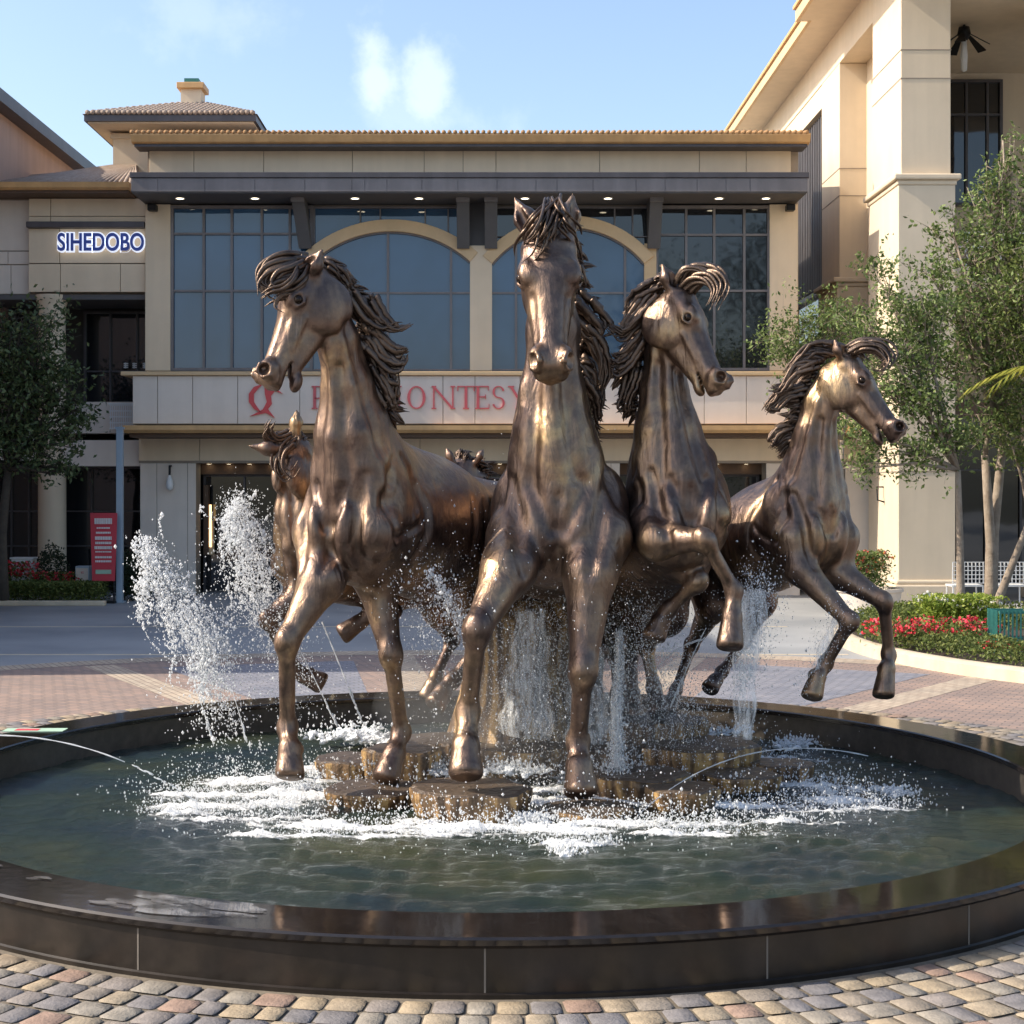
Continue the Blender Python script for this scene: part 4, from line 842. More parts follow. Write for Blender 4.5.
mb.build('bars','white_paint',t); MB().box(X_(104),X_(136),YL+.42,YL+.5,Z_(403.5),Z_(402)).build('handrail','white_paint',t); adopt(t)
# tower
t=thing('roof_tower','square beige tower with pyramid tile roof and golden chimney cap','tower',(X_(170,54),54,Z_(190)))
Yt=52.0
def Xt(px,Y=Yt): return (px-CX)/F*Y
def Zt(py,Y=Yt): return CH+(CY-py)/F*Y
MB().box(Xt(113),Xt(236),Yt,Yt+4.2,Zt(200),Zt(133)).build('wall','stucco',t)
MB().box(Xt(111),Xt(238),Yt-.08,Yt+4.3,Zt(139),Zt(134)).build('capital_band','stucco_cream',t)
x0,x1,y0,y1=Xt(84,Yt-1.2),Xt(256,Yt-1.2),Yt-1.2,Yt+5.4; ze=Zt(121,Yt-1.2); zt=Zt(104,54); cxm=Xt(193,54.1)
MB().box(x0,x1,y0,y1,ze,ze+.22).build('eave','dark_metal',t); MB().box(x0+.1,x1-.1,y0+.1,y1-.1,ze-.05,ze-.002).build('eave_soffit','stucco_cream',t)
rf=MB(); A=[(x0-.05,y0-.05,ze+.22),(x1+.05,y0-.05,ze+.22),(x1+.05,y1,ze+.22),(x0-.05,y1,ze+.22),(cxm-.5,54.1,zt),(cxm+.5,54.1,zt)]
rf.add(A,[(0,1,5,4),(1,2,5),(2,3,4,5),(3,0,4)]); r0=rf.build('roof','roof_tile',t)
tl=MB(); n=34
for i in range(n+1):
    u=i/n; a=Vector(A[0]).lerp(Vector(A[1]),u); xt=min(max(a.x,cxm-.5),cxm+.5)
    k=1.0; b=Vector((a.x,A[0][1]+(54.1-A[0][1])*(1-abs(a.x-xt)/((cxm-.5-x0) if a.x<xt else (x1-cxm-.5)+.001)),0)); v=(b.y-A[0][1])/(54.1-A[0][1]); b.z=ze+.22+(zt-ze-.22)*v
    if v>.03: 
        m_=max(int(v*9),1)
        for q in range(m_): p0=a.lerp(b,q/m_); p1=a.lerp(b,(q+1)/m_); tl.tube([p0+Vector((0,0,.06)),p1+Vector((0,0,.02))],.085,6)
tl.build('tile_rows','roof_tile',r0,smooth=True)
ch=MB().box(cxm-.35,cxm+.35,53.7,54.5,zt-.3,zt+.45).build('chimney','stucco',t); MB().box(cxm-.47,cxm+.47,53.55,54.6,zt+.45,zt+.66).build('cap','gold_trim',ch,bevel=.02); MB().box(cxm-.25,cxm+.25,53.8,54.3,zt+.66,zt+.85).build('pot','green_metal',ch)
adopt(t)
t=thing('low_tile_roof','low grey tiled roof slope beside the tower, over the golden gutter','roof',(X_(100),49,Z_(187)))
A=[(X_(-60,48),48,Z_(189,48)),(X_(136,48),48,Z_(189,48)),(X_(136,52.0),52.0,Z_(168,52.0)),(X_(112,52.0),52.0,Z_(168,52.0)),(X_(-60,52),52,Z_(182,52))]
MB().add(A,[(0,1,2,3,4)]).build('slope','roof_tile',t)
mb=MB()
for i in range(26):
    u=i/25; a=Vector(A[0]).lerp(Vector(A[1]),.15+.85*u); b=Vector(A[3]).lerp(Vector(A[2]),u); mb.tube([a+Vector((0,0,.05)),b+Vector((0,0,.05))],.07,5)
mb.build('tile_rows','roof_tile',t,smooth=True); adopt(t)
# pink wing along the left side: runs out of the picture towards the viewer
t=thing('pink_building',' pink rendered building with dark sloping eave at the far left','building',(-18,45,0))
MB().box(-40,-15.4,26,72,0,15.1).build('wall','stucco_pink',t)
MB().box(-40.3,-14.9,25.6,72.3,15.1,15.5).build('eave','dark_metal',t)
MB().add([(-40,25.6,15.5),(-14.9,25.6,15.5),(-14.9,72.3,15.5),(-40,72.3,15.5),(-27,32,18.5),(-27,66,18.5)],[(0,1,4),(1,2,5,4),(2,3,5),(3,0,4,5)]).build('roof','roof_tile',t); adopt(t)
# ------------------------------------------------------------------ right wing
t=thing('porch_building','tall cream building at the right with square pillars and wide overhanging eave','building',(14,50,0))
XW=11.6
# eave slabs
for (y0,y1,ex) in ((38,50.2,10.10),(50.2,68,10.50)):
    MB().box(ex,34,y0,y1,18.42,18.5).build('eave_soffit','stucco_cream',t); MB().box(ex-.12,ex,y0-.1,y1,18.40,18.78).build('gutter','tan_trim',t,bevel=.02); MB().box(ex-.02,34,y0,y1,18.5,18.9).build('eave','dark_metal',t)
    MB().box(ex-.2,ex-.08,y0-.1,y1,18.79,18.9).build('gutter_lip','gold_trim',t)
MB().box(10.6,34,38,68,18.91,19.1).build('roof','roof_tile',t)
# wall above the openings
MB().box(XW,34,46.6,68,17.3,18.42).build('wall','stucco_cream',t)
MB().box(XW+.02,13,43.4,46.6,17.3,18.415).build('beam','stucco_cream',t)
MB().box(XW+.7,34,43.4,44.2,17.3,18.41).build('beam','stucco_cream',t)
MB().box(XW+.03,34,53.7,61.0,16.5,17.3).build('lintel','stucco_cream',t); MB().box(XW,34,61.0,68,0,17.3).build('wall','stucco_cream',t)
def pillar(x0,x1,y0,y1,ztop,zmold):
    p=MB().box(x0,x1,y0,y1,0,ztop).build('pillar','stucco_cream',t,bevel=.02)
    for z in zmold[:1]: MB().prof([(0,0)],0,0) if False else None
    mm=MB(); zb=zmold[0]
    mm.box(x0-.14,x1+.14,y0-.14,y1+.14,zb,zb+.14); mm.box(x0-.24,x1+.24,y0-.24,y1+.24,zb+.14,zb+.30)
    mm.build('moulding','stucco_cream',p,bevel=.04)
    b=MB(); b.box(x0-.10,x1+.10,y0-.10,y1+.10,0,zb-.002); b.build('lower_shaft','stucco_cream',p,bevel=.02)
    b=MB(); b.box(x0-.24,x1+.24,y0-.24,y1+.24,0,.55); b.box(x0-.18,x1+.18,y0-.18,y1+.18,.55,.68); b.build('plinth','stucco_cream',p,bevel=.05)
    for z in zmold[1:]:
        e=.012 if z>zb else .112
        MB().box(x0-e,x1+e,y0-e,y1+e,z,z+.03).build('joint_line','joint',p)
pillar(XW,XW+1.4,43.4,46.6,18.41,[11.75,14.75,15.55,8.6,3.7])
pillar(XW,XW+1.4,51.0,53.7,17.29,[9.9,12.9,13.8,7.6])
# wall between: recessed dark louvred window
w=MB().box(XW+.35,XW+.4,53.7,61,2,16.5).build('window','glass_dark',t)
lv=MB(); z=10.2
y=53.8
while y<60.9: lv.box(XW+.18,XW+.33,y,y+.07,10.4,16.45); y+=.30
for z in (2.2,4.2,6.4,8.6,10.2): lv.box(XW+.16,XW+.34,53.72,60.98,z,z+.14)
lv.build('louvre','mid_metal',w)
MB().box(XW+.9,XW+1.0,46.6,51,0,17.3).build('recess_wall','stucco_cream',t); MB().box(XW+.86,XW+.9,47.4,50.2,.0,4.2).build('recess_door','black',t)
# porch behind the near pillar: floor, ceiling, back wall
MB().box(XW+1.2,34,43.6,52,8.9,9.5).build('porch_floor','stucco_cream',t)
MB().box(XW+1.2,34,44.2,52,17.22,17.3).build('porch_ceiling','stucco_cream',t)
MB().box(XW+1.0,34,51.99,56,0,17.22).build('porch_back_wall','stucco_cream',t)
Yp=51.9
windows(t,945,1002,80,206,Yp,[966,987],[115],m='glass_dark',Y=Yp,fr=.10,fm='dark_metal')
windows(t,950,1060,400,600,Yp,[985,1020],[470],m='glass_dark',Y=Yp,fr=.10,fm='dark_metal',name='shop_window')
MB().box(X_(945,44.5),X_(1060,44.5),44.3,44.6,Z_(417,44.5),Z_(402,44.5)).build('shop_header','brown_header',t)
MB().box(X_(990,44.5),X_(1030,44.5),43.6,45,0,Z_(417,44.5)).build('pillar','stucco',t) if False else None
pillar(X_(1062,43.4),X_(1112,43.4),43.4,46.0,18.41,[11.75,14.75,15.55,8.6,3.7])
adopt(t)
t=thing('porch_railing','white rail of horizontal bars on the upper porch by the pillar','railing',(15,43.8,9.5))
mb=MB()
for z in (9.75,10.1,10.5): mb.tube([(XW+1.45,43.9,z),(16.0,43.9,z)],.035,8)
mb.build('bars','white_paint',t)
for x in (13.6,14.6,15.6): MB().tube([(x,43.94,9.5),(x,43.94,10.52)],.045,8).build('post','white_paint',t)
adopt(t)
t=thing('ceiling_fan','dark ceiling fan with drooping blades and pale lamp on the upper porch','ceiling fan',tuple(P(964,40,46.5)))
c=P(964,34,46.5)
MB().tube([(c.x,c.y,17.2),(c.x+.1,c.y,16.9),(c.x,c.y,c.z+.2)],.04,8).build('rod','iron',t)
MB().lathe(c,[(0,.25),(.16,.2),(.2,.0),(.12,-.18),(0,-.2)],16).build('motor','iron',t,smooth=True)
for k in range(5):
    a=k*1.2566+.5; d=Vector((math.cos(a),math.sin(a),0)); p=Vector((-d.y,d.x,0)); q=[c+d*.15-p*.05,c+d*.15+p*.05,c+d*.75+p*.16-Vector((0,0,.42)),c+d*.75-p*.16-Vector((0,0,.42))]
    MB().add([v+Vector((0,0,s)) for s in (-.015,.015) for v in q],[(0,3,2,1),(4,5,6,7),(0,1,5,4),(1,2,6,5),(2,3,7,6),(3,0,4,7)]).build('blade','iron',t)
MB().lathe((c.x,c.y,c.z-1.15),[(0,0),(.09,.05),(.11,.5),(.08,.95),(0,1.0)],14).build('lamp','white_paint',t,smooth=True); adopt(t)
t=thing('wall_bracket','small metal loop bracket on the sunlit side of the near pillar','bracket',tuple(P(879,495,45)))
MB().tube([(XW-.11,44.9,Z_(487,44.9)),(XW-.3,44.9,Z_(487,44.9)),(XW-.3,44.8,Z_(500,44.9)),(XW-.11,44.8,Z_(502,44.9))],.025,6).build('loop','iron',t); adopt(t)
# ------------------------------------------------------------------ vegetation
def leaves(name,C,sizes,m,parent,up=.35,asp=.5,kind=None):
    C=np.asarray(C,float); n=len(C); s=np.asarray(sizes)[:,None]
    d=RNG.normal(0,1,(n,3)); d[:,2]+=up*0; d/=np.linalg.norm(d,axis=1)[:,None]
    e=RNG.normal(0,1,(n,3)); e[:,2]*=.6; e-=d*(e*d).sum(1)[:,None]; e/=np.linalg.norm(e,axis=1)[:,None]; nn=np.cross(d,e)
    v0=C-d*s; v1=C+e*s*asp-nn*s*.12; v2=C+d*s; v3=C-e*s*asp-nn*s*.12
    V=np.stack([v0,v1,v2,v3],1).reshape(-1,3); i=np.arange(n)[:,None]*4; Fq=np.concatenate([i,i+1,i+2,i+3],1)
    o=mesh_np(name,V,Fq,m,parent,smooth=False)
    return o
def tree(name,label,base,fork,limbs,blobs,nleaf,ls,m,bark,trad,grp=None,seed=1,cat='tree',bare=0):
    """limbs grow from the fork into each blob of the crown"""
    rnd=random.Random(seed); t=thing(name,label,cat,base,grp); base=Vector(base); 
    tops=[Vector(f) for f in fork]; mb=MB(); tw=MB()
    for f in tops:
        mid=base.lerp(f,.5)+Vector((rnd.uniform(-.12,.12),rnd.uniform(-.1,.1),0)); q=[base,base.lerp(mid,.5),mid,mid.lerp(f,.5),f]
        mb.tube(q,[trad*1.25,trad,trad*.85,trad*.75,trad*.62],10)
    vol=[b[3]*b[4]*b[5] for b in blobs]; tot=sum(vol); C=[];S=[]
    for b,v in zip(blobs,vol):
        c=Vector(b[:3]); f=min(tops,key=lambda q:(q-c).length)
        m1=f.lerp(c,.45)+Vector((rnd.uniform(-.3,.3),rnd.uniform(-.3,.3),.15)); mb.tube([f,m1,c],[trad*.5,trad*.33,trad*.14],7)
        nt_=max(int(16*(v/tot)*len(blobs)),6); ends=[]
        for _ in range(nt_):
            while True:
                u=Vector([rnd.uniform(-1,1) for _ in range(3)])
                if .35<u.length<1: break
            e=c+Vector((u.x*b[3],u.y*b[4],u.z*b[5])); s=m1.lerp(c,rnd.uniform(.2,1)); k=s.lerp(e,.5)+Vector((rnd.uniform(-.15,.15),rnd.uniform(-.15,.15),rnd.uniform(0,.2)))
            tw.tube([s,k,e],[trad*.16,trad*.10,trad*.04],5); ends+= [e,k.lerp(e,.5),k]
            for _ in range(3):
                e2=e.lerp(k,rnd.uniform(0,.7)); e3=e2+Vector([rnd.gauss(0,.33)*min(b[3],1.2) for _ in range(3)]); tw.tube([e2,e3],[trad*.05,trad*.02],4); ends+=[e3,e2.lerp(e3,.6)]
        nl=int(nleaf*v/tot); k=len(ends); w=[rnd.random()**2+.05 for _ in ends]
        pick=rnd.choices(range(k),w,k=nl)
        for i in pick:
            g=ends[i]; r=.30*min(b[3],1.3); C.append((g.x+rnd.gauss(0,r*.62),g.y+rnd.gauss(0,r*.62),g.z+rnd.gauss(0,r*.45))); S.append(ls*rnd.uniform(.6,1.3))
    tk=mb.build('trunk',bark,t,smooth=True); tw.build('twigs',bark,tk,smooth=True)
    leaves('crown',C,S,m,t); adopt(t); return t
def W(px,py,Y,rx,ry,rz): p=P(px,py,Y); return (p.x,p.y,p.z,rx,ry,rz)
Yt=37.0
tree('broadleaf_tree','tall slender tree at the right with two bound pale trunks and airy green crown',P(990,634,Yt)*1.0,[P(985,455,Yt),P(1004,430,Yt+.5)],None,
  [W(1003,140,Yt,.35,.4,.5),W(1000,165,Yt,.55,.6,.7),W(988,200,Yt,.75,.8,.7),W(1015,225,Yt,1.0,1.0,.9),W(950,225,Yt,.6,.7,.5),W(975,260,Yt+.5,1.2,1.1,.8),W(932,275,Yt-.4,.7,.7,.5),W(1010,300,Yt-.5,1.2,1.0,.8),W(960,320,Yt,1.2,1.0,.7),W(1000,370,Yt,1.1,1.0,.8),W(940,365,Yt,1.0,.9,.7),W(985,430,Yt,.9,.9,.6),W(1030,180,Yt,.9,.9,1.0),W(1030,430,Yt,1.0,.9,1.0)],
  11000,.066,'leaf_pale','bark',.15,'trees in the right planting bed',seed=2)
tree('broadleaf_tree','young tree in the right bed with thin straight trunk and low spreading crown',P(961,632,35),[P(958,470,35)],None,
  [W(905,300,35,.8,.8,.6),W(875,270,35.2,.55,.6,.45),W(900,345,35,1.0,.9,.6),W(862,320,35,.7,.7,.5),W(880,385,35,1.0,.9,.6),W(925,400,35,1.0,.9,.6),W(865,435,35,.8,.8,.55),W(905,455,35,.9,.8,.5),W(945,440,35,.8,.8,.5),W(850,470,35,.5,.5,.35),W(925,310,35.5,.8,.8,.6)],
  9000,.062,'leaf_pale','bark',.10,'trees in the right planting bed',seed=5)
tree('broadleaf_tree','smaller tree behind the leaping horse, its foliage against the dark windows',P(845,600,41),[P(842,440,41)],None,
  [W(835,315,41,.9,.8,.55),W(800,335,41,1.0,.9,.6),W(775,345,41,.7,.7,.45),W(812,365,41,.9,.9,.6),W(790,385,41,.6,.6,.4),W(845,350,41,.9,.8,.6),W(835,400,41,.8,.8,.6)],
  6500,.06,'leaf_pale','bark',.09,'trees in the right planting bed',seed=8)
tree('broadleaf_tree','tree at the right edge of the photo with a trunk leaning out to the right',P(984,636,36),[P(1030,520,36)],None,
  [W(1040,330,36,1.1,1.0,.9),W(1035,400,36,1.0,.9,.8),W(1045,250,36,1.2,1.0,1.0),W(1012,445,36,.6,.7,.45)],
  6000,.062,'leaf','bark',.11,'trees in the right planting bed',seed=9)
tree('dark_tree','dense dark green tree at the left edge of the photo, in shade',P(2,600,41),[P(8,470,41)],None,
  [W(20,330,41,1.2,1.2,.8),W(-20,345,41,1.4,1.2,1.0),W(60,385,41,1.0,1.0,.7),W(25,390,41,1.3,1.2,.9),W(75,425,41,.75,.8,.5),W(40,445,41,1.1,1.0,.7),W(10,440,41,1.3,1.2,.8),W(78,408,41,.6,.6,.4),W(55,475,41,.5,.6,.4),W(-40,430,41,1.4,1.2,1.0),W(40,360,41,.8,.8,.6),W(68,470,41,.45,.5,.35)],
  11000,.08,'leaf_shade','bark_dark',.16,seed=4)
def backtree(label,x,y,h,w,n,seed):
    t=thing('tall_tree',label,'tree',(x,y,0),'tall trees behind the viewer'); rnd=random.Random(seed); tr=MB(); tr.tube([(x,y,0),(x+.2,y,h*.4),(x,y,h*.8)],[.4,.3,.12],10); C=[];S=[]
    for _ in range(26):
        a=rnd.uniform(0,6.28); z=h*rnd.uniform(.28,.95); r=w*rnd.uniform(.2,.9)*(1-abs(z/h-.55)); c=(x+r*math.cos(a),y+r*math.sin(a),z); tr.tube([(x,y,z*.75),c],[.12,.04],5)
        k=n//26; C+=list(np.array(c)+RNG.normal(0,1,(k,3))*[w*.2,w*.2,h*.06]); S+=list(RNG.uniform(.10,.2,k))
    tr.build('trunk','bark_dark',t,smooth=True); leaves('crown',C,S,'leaf_dark',t); adopt(t)
backtree('tall dark tree mirrored in the right hand window bay',20,-10,21,6.5,9000,1)
backtree('tall dark tree mirrored at the outer edge of the right windows',27,-14,24,7,8000,2)
backtree('tall dark tree mirrored low in the arched windows',13,-22,19,6,7000,3)
# palm frond poking in from the right
t=thing('palm','yellowing palm fronds poking in at the right edge','palm',tuple(P(1075,600,34)))
MB().tube([P(1078,620,34),P(1074,500,34),P(1070,372,34)],[.16,.13,.10],10).build('trunk','bark',t,smooth=True)
fr=MB(); root=P(1070,368,34)
for k in range(13):
    a=k*.4833+.2; ln=2.2; pts=[]
    for j in range(12):
        u=j/11; pts.append(root+Vector((math.cos(a)*ln*u,math.sin(a)*ln*u,.55*u-1.0*u*u)))
    fr.tube(pts,[.022*(1-u/12) for u in range(12)],5)
    for j in range(2,12):
        p=pts[j]; d=(pts[j]-pts[j-1]).normalized(); s=d.cross(Vector((0,0,1))).normalized()
        for sg in (-1,1):
            for h in (0,.5):
                q=p-d*.1*h; tip=q+d*.35+s*sg*.34*(1.1-j/14)+Vector((0,0,-.12)); fr.add([q-d*.03,q+d*.03,tip],[(0,1,2)])
fr.build('frond','palm_yellow',t); adopt(t)
# right bed
bc=Vector((13.2,31.0)); BR=(6.0,8.0)
def bedpt(a,k=1.0): return Vector((bc.x+BR[0]*k*math.cos(a),bc.y+BR[1]*k*math.sin(a),0))
t=thing('planter_kerb','pale curved stone kerb round the right planting bed','kerb',(13.2,31,0))
n=96; vs=[];fs=[]; prof=[(1.0,0),(1.0,.20),(.985,.24),(.955,.24),(.945,.20),(.945,0)]
for i in range(n):
    a=6.283185*i/n
    for k,z in prof: p=bedpt(a,k); vs.append((p.x,p.y,z))
m_=len(prof); fs=[(i*m_+j,((i+1)%n)*m_+j,((i+1)%n)*m_+j+1,i*m_+j+1) for i in range(n) for j in range(m_-1)]
MB().add(vs,fs).build('kerb_ring','kerb',t,smooth=True,auto=True); adopt(t)
quad('soil',[(bedpt(6.283*i/60,.95).x,bedpt(6.283*i/60,.95).y) for i in range(60)],.16,'mulch')
def inbed(x,y,k=.94): return ((x-bc.x)/(BR[0]*k))**2+((y-bc.y)/(BR[1]*k))**2<1
C=[];S=[]
while len(C)<15000:
    a=RNG.uniform(2.2,5.0); k=RNG.uniform(.70,.945)**.8; p=bedpt(a,k)
    if k>.945: continue
    hgt=.42+.08*noise.noise(Vector((p.x*1.6,p.y*1.6,0)))-(.10 if k>.91 else 0); C.append((p.x,p.y,.15+hgt*RNG.uniform(.1,1)**.6)); S.append(RNG.uniform(.025,.05))
o=leaves('ground_cover',C,S,'leaf',None); tag(o,'low clipped green ground cover along the kerb of the right bed','ground cover',kind='stuff')
def flowers(name,label,pts,n,spread,z0,z1,m,sz,cat,base,grp=None,nleaf=1.5,lm='leaf'):
    t=thing(name,label,cat,base,grp); C=[];S=[];Lc=[];Ls=[]
    for _ in range(n):
        x,y=pts[RNG.integers(len(pts))]; x+=RNG.normal(0,spread); y+=RNG.normal(0,spread); z=RNG.uniform(z0,z1)+.08*noise.noise(Vector((x*3,y*3,1)))
        for _ in range(5): C.append((x+RNG.normal(0,sz*.7),y+RNG.normal(0,sz*.7),z+RNG.normal(0,sz*.4))); S.append(sz*RNG.uniform(.7,1.1))
    for _ in range(int(n*nleaf*3)):
        x,y=pts[RNG.integers(len(pts))]; Lc.append((x+RNG.normal(0,spread*1.1),y+RNG.normal(0,spread*1.1),.12+RNG.uniform(0,1)**.6*(z1-.12))); Ls.append(RNG.uniform(.03,.06))
    leaves('foliage',Lc,Ls,lm,t); leaves('blossoms',C,S,m,t,asp=.8); adopt(t); return t
def gx(px,Y): return (px-CX)/F*Y
flowers('flower_clump','red flowers in front of the lime green shrub in the right bed','',0,0,0,0,'petal_red',0,'flowers',(0,0,0)) if False else None
flowers('flower_clump','wide clump of red and pink flowers in the right bed',[(gx(p,29.0),29.0+q) for p in range(880,1000,5) for q in (0,.5,.9)],240,.12,.48,.74,'petal_red',.035,'flowers',(8.4,29,.1))
flowers('flower_clump','small dark red flowers low in the right bed at the photo edge',[(gx(p,27.6),27.6) for p in range(985,1040,6)],60,.1,.38,.5,'petal_red',.03,'flowers',(9.4,27.6,.1))
flowers('lime_shrub','bright lime green shrub with white blossoms behind the red flowers',[(gx(p,31.5),31.5+q) for p in range(930,996,6) for q in (0,.4)],45,.14,.75,1.05,'flower_white',.04,'shrub',(9.6,31.5,.1),nleaf=38,lm='leaf_lime')
flowers('potted_flowers','round mixed red and orange flower bush beside the near pillar',[(gx(p,39.5),39.5+q) for p in range(850,884,5) for q in (-.3,.2)],110,.12,1.1,1.65,'petal_mixed',.035,'flowers',(9.7,39.5,0),nleaf=10,lm='leaf_pale')
# grey planter for it
t=thing('planter','low grey planter under the round flower bush','planter',(9.7,39.5,0)); MB().lathe((9.7,39.5,0),[(.75,0),(.85,.6),(.9,.62),(.9,.7),(.8,.7),(.78,.6)],28).build('bowl','stucco_pale',t,smooth=True,auto=True); adopt(t)
# back hedge strip on the right
C=[];S=[]
for _ in range(9000):
    x=RNG.uniform(7.6,17); y=RNG.uniform(33.5,36.5)
    if inbed(x,y): C.append((x,y,.15+RNG.uniform(0,.45))); S.append(RNG.uniform(.035,.06))
o=leaves('shrubbery',C,S,'leaf',None); tag(o,'loose green shrubbery at the back of the right bed','shrubbery',kind='stuff')
# green railing box
t=thing('green_crate','green slatted metal crate at the right edge of the bed','crate',(gx(1012,28.4),28.4,0.2))
x0,x1=gx(999,28.4),gx(1034,28.4); zb,zt=CH+(CY-643)/F*28.4,CH+(CY-611)/F*28.4; fr=MB()
for z in (zb,zt-.05): fr.box(x0,x1,28.38,28.42,z,z+.05); fr.box(x0,x1,28.98,29.02,z,z+.05)
fr.build('rails','green_metal',t); sl=MB(); x=x0
while x<x1: sl.box(x,x+.03,28.36,28.375,zb-.2,zt+.01); x+=.075
y=28.45
while y<29: sl.box(x0-.02,x0-.005,y,y+.03,zb-.2,zt+.01); y+=.075
sl.build('slats','green_metal',t); adopt(t)
# white lattice chairs by the porch
for i,(px,lab) in enumerate(((968,'white lattice garden chair left of the paired trunks'),(1012,'white lattice garden chair right of the paired trunks'))):
    c=(gx(px,40.5),40.5); t=thing('garden_chair',lab,'chair',(c[0],c[1],0),'garden chairs on the porch')
    mb=MB(); 
    for k in range(9): mb.box(c[0]-.4+k*.1-.012,c[0]-.4+k*.1+.012,c[1]-.02,c[1]+.01,.75,1.3)
    for k in range(6): mb.box(c[0]-.42,c[0]+.42,c[1]-.03,c[1]-.021,.75+k*.11,.77+k*.11)
    mb.build('backrest','white_paint',t); MB().box(c[0]-.42,c[0]+.42,c[1]+.02,c[1]+.6,.66,.71).build('seat','white_paint',t,bevel=.01)
    for sx in (-.4,.38):
        for sy in (.0,.56): MB().box(c[0]+sx,c[0]+sx+.03,c[1]+sy,c[1]+sy+.03,0,.66).build('leg','white_paint',t)
    adopt(t)
# left bed
t=thing('planter_kerb','low pale kerb in front of the shaded left hedge','kerb',(-12,44,0)); MB().box(-17,gx(108,43),42.6,42.85,0,.14).build('kerb_stone','kerb',t,bevel=.03); adopt(t)
C=[];S=[]
for _ in range(13000):
    x=RNG.uniform(-15.3,gx(104,43.4)); y=RNG.uniform(42.9,44.2); top=.62+.06*noise.noise(Vector((x*1.5,y*1.5,0))); C.append((x,y,RNG.uniform(0,1)**.5*top)); S.append(RNG.uniform(.03,.055))
o=leaves('hedge',C,S,'leaf_dark' if False else 'leaf',None); tag(o,'clipped green hedge in shade in front of the left building','hedge')
flowers('flower_clump','red flowers behind the left hedge, nearest the photo edge',[(gx(p,44.4),44.4) for p in range(-20,30,4)],120,.12,.75,1.15,'petal_red',.045,'flowers',(-14,44.4,0),'red flowers behind the left hedge',nleaf=3)
flowers('flower_clump','few red flowers behind the left hedge, beside the red banner',[(gx(p,44.4),44.4) for p in range(36,76,4)],80,.12,.6,.85,'petal_red',.04,'flowers',(-12,44.4,0),'red flowers behind the left hedge',nleaf=4)
def shrub(label,px,Y,w,h,n,m='leaf_dark',base=0):
    t=thing('round_shrub',label,'shrub',(gx(px,Y),Y,0)); C=[];S=[]
    for _ in range(n):
        u=RNG.normal(0,1,3); u/=np.linalg.norm(u); r=RNG.uniform(.55,1)*(1+.25*noise.noise(Vector(u)*2+Vector((px,0,0)))); C.append((gx(px,Y)+u[0]*w*r,Y+u[1]*w*r,h*.5+u[2]*h*.5*r)); S.append(RNG.uniform(.035,.06))
    MB().tube([(gx(px,Y),Y,0),(gx(px,Y)+.03,Y,h*.5)],[.04,.02],6).build('stem','bark_dark',t); leaves('foliage',C,S,m,t); adopt(t)
shrub('dark round shrub left of the red banner, in front of the column',52,44.8,.5,1.7,1600)
shrub('dark bush at the foot of the blue pole',124,44.5,.55,1.5,1800)
shrub('dark bush behind the leftmost plume of spray',140,45.0,.6,1.2,1500)
# banner, pole
t=thing('banner_stand','upright red banner with white lines of text beside the blue pole','banner',(gx(103,43.6),43.6,0))
x0,x1=gx(90,43.6),gx(117,43.6); z0,z1=Z_(581,43.6),Z_(513,43.6)
MB().add([(x0+.06,43.6,z0),(x1-.06,43.6,z0),(x1,43.62,z1),(x0,43.62,z1),(x0+.06,43.63,z0),(x1-.06,43.63,z0),(x1,43.65,z1),(x0,43.65,z1)],[(0,1,2,3),(4,7,6,5),(0,4,5,1),(1,5,6,2),(2,6,7,3),(3,7,4,0)]).build('panel','banner_red',t)
mb=MB(); rnd=random.Random(6); H_=z1-z0
for k,(f,h,w) in enumerate([(.88,.085,.66),(.78,.022,.5),(.71,.028,.55),(.63,.05,.62),(.56,.035,.6),(.49,.045,.66),(.43,.02,.6),(.35,.03,.62),(.29,.03,.6)]):
    mb=MB(); x=(x0+x1)/2-w*(x1-x0)/2; e=(x0+x1)/2+w*(x1-x0)/2
    while x<e-.01:
        ww=min(rnd.uniform(.03,.06),e-x); mb.box(x,x+ww*.78,43.585,43.597,z0+f*H_-h*H_/2,z0+f*H_+h*H_/2); x+=ww
    mb.build('text_line','banner_text',t)
MB().box((x0+x1)/2-.22,(x0+x1)/2+.22,43.58,43.595,z0+.13*H_-.05,z0+.13*H_+.07).build('badge','banner_green',t)
MB().box(x0+.05,x1-.05,43.5,43.75,0,.06).build('foot','iron',t); 
for x in (x0+.1,x1-.1): MB().box(x-.015,x+.015,43.66,43.69,.05,z1).build('post','iron',t)
adopt(t)
t=thing('pole','tall pale blue square pole in front of the left building','pole',(gx(120,44),44,0)); xx=gx(120,44)
MB().box(xx-.09,xx+.09,43.9,44.08,0,Z_(429,44)).build('shaft','pole_blue',t,bevel=.01); MB().box(xx-.15,xx+.15,43.85,44.13,0,.05).build('base_plate','pole_blue',t); MB().box(xx-.11,xx+.11,43.88,44.1,Z_(429,44),Z_(427,44)).build('cap','pole_blue',t)
adopt(t)
t=thing('utility_box','small pale blue box left of the red banner','utility box',(gx(82,44.6),44.6,0)); MB().box(gx(76,44.6),gx(90,44.6),44.5,44.9,0,Z_(566,44.6)).build('cabinet','pole_blue',t,bevel=.02); MB().box(gx(77,44.6),gx(89,44.6),44.48,44.499,.2,Z_(568,44.6)).build('door','stucco_pale',t); adopt(t)
t=thing('utility_box','small white box at the foot of the column, left of the shrubs','utility box',(gx(22,44.9),44.9,0)); MB().box(gx(11,44.9),gx(33,44.9),44.9,45.3,0,Z_(559,44.9)).build('cabinet','white_paint',t,bevel=.02); MB().box(gx(10,44.9),gx(34,44.9),44.87,45.33,Z_(559,44.9),Z_(557.5,44.9)).build('lid','white_paint',t); adopt(t)
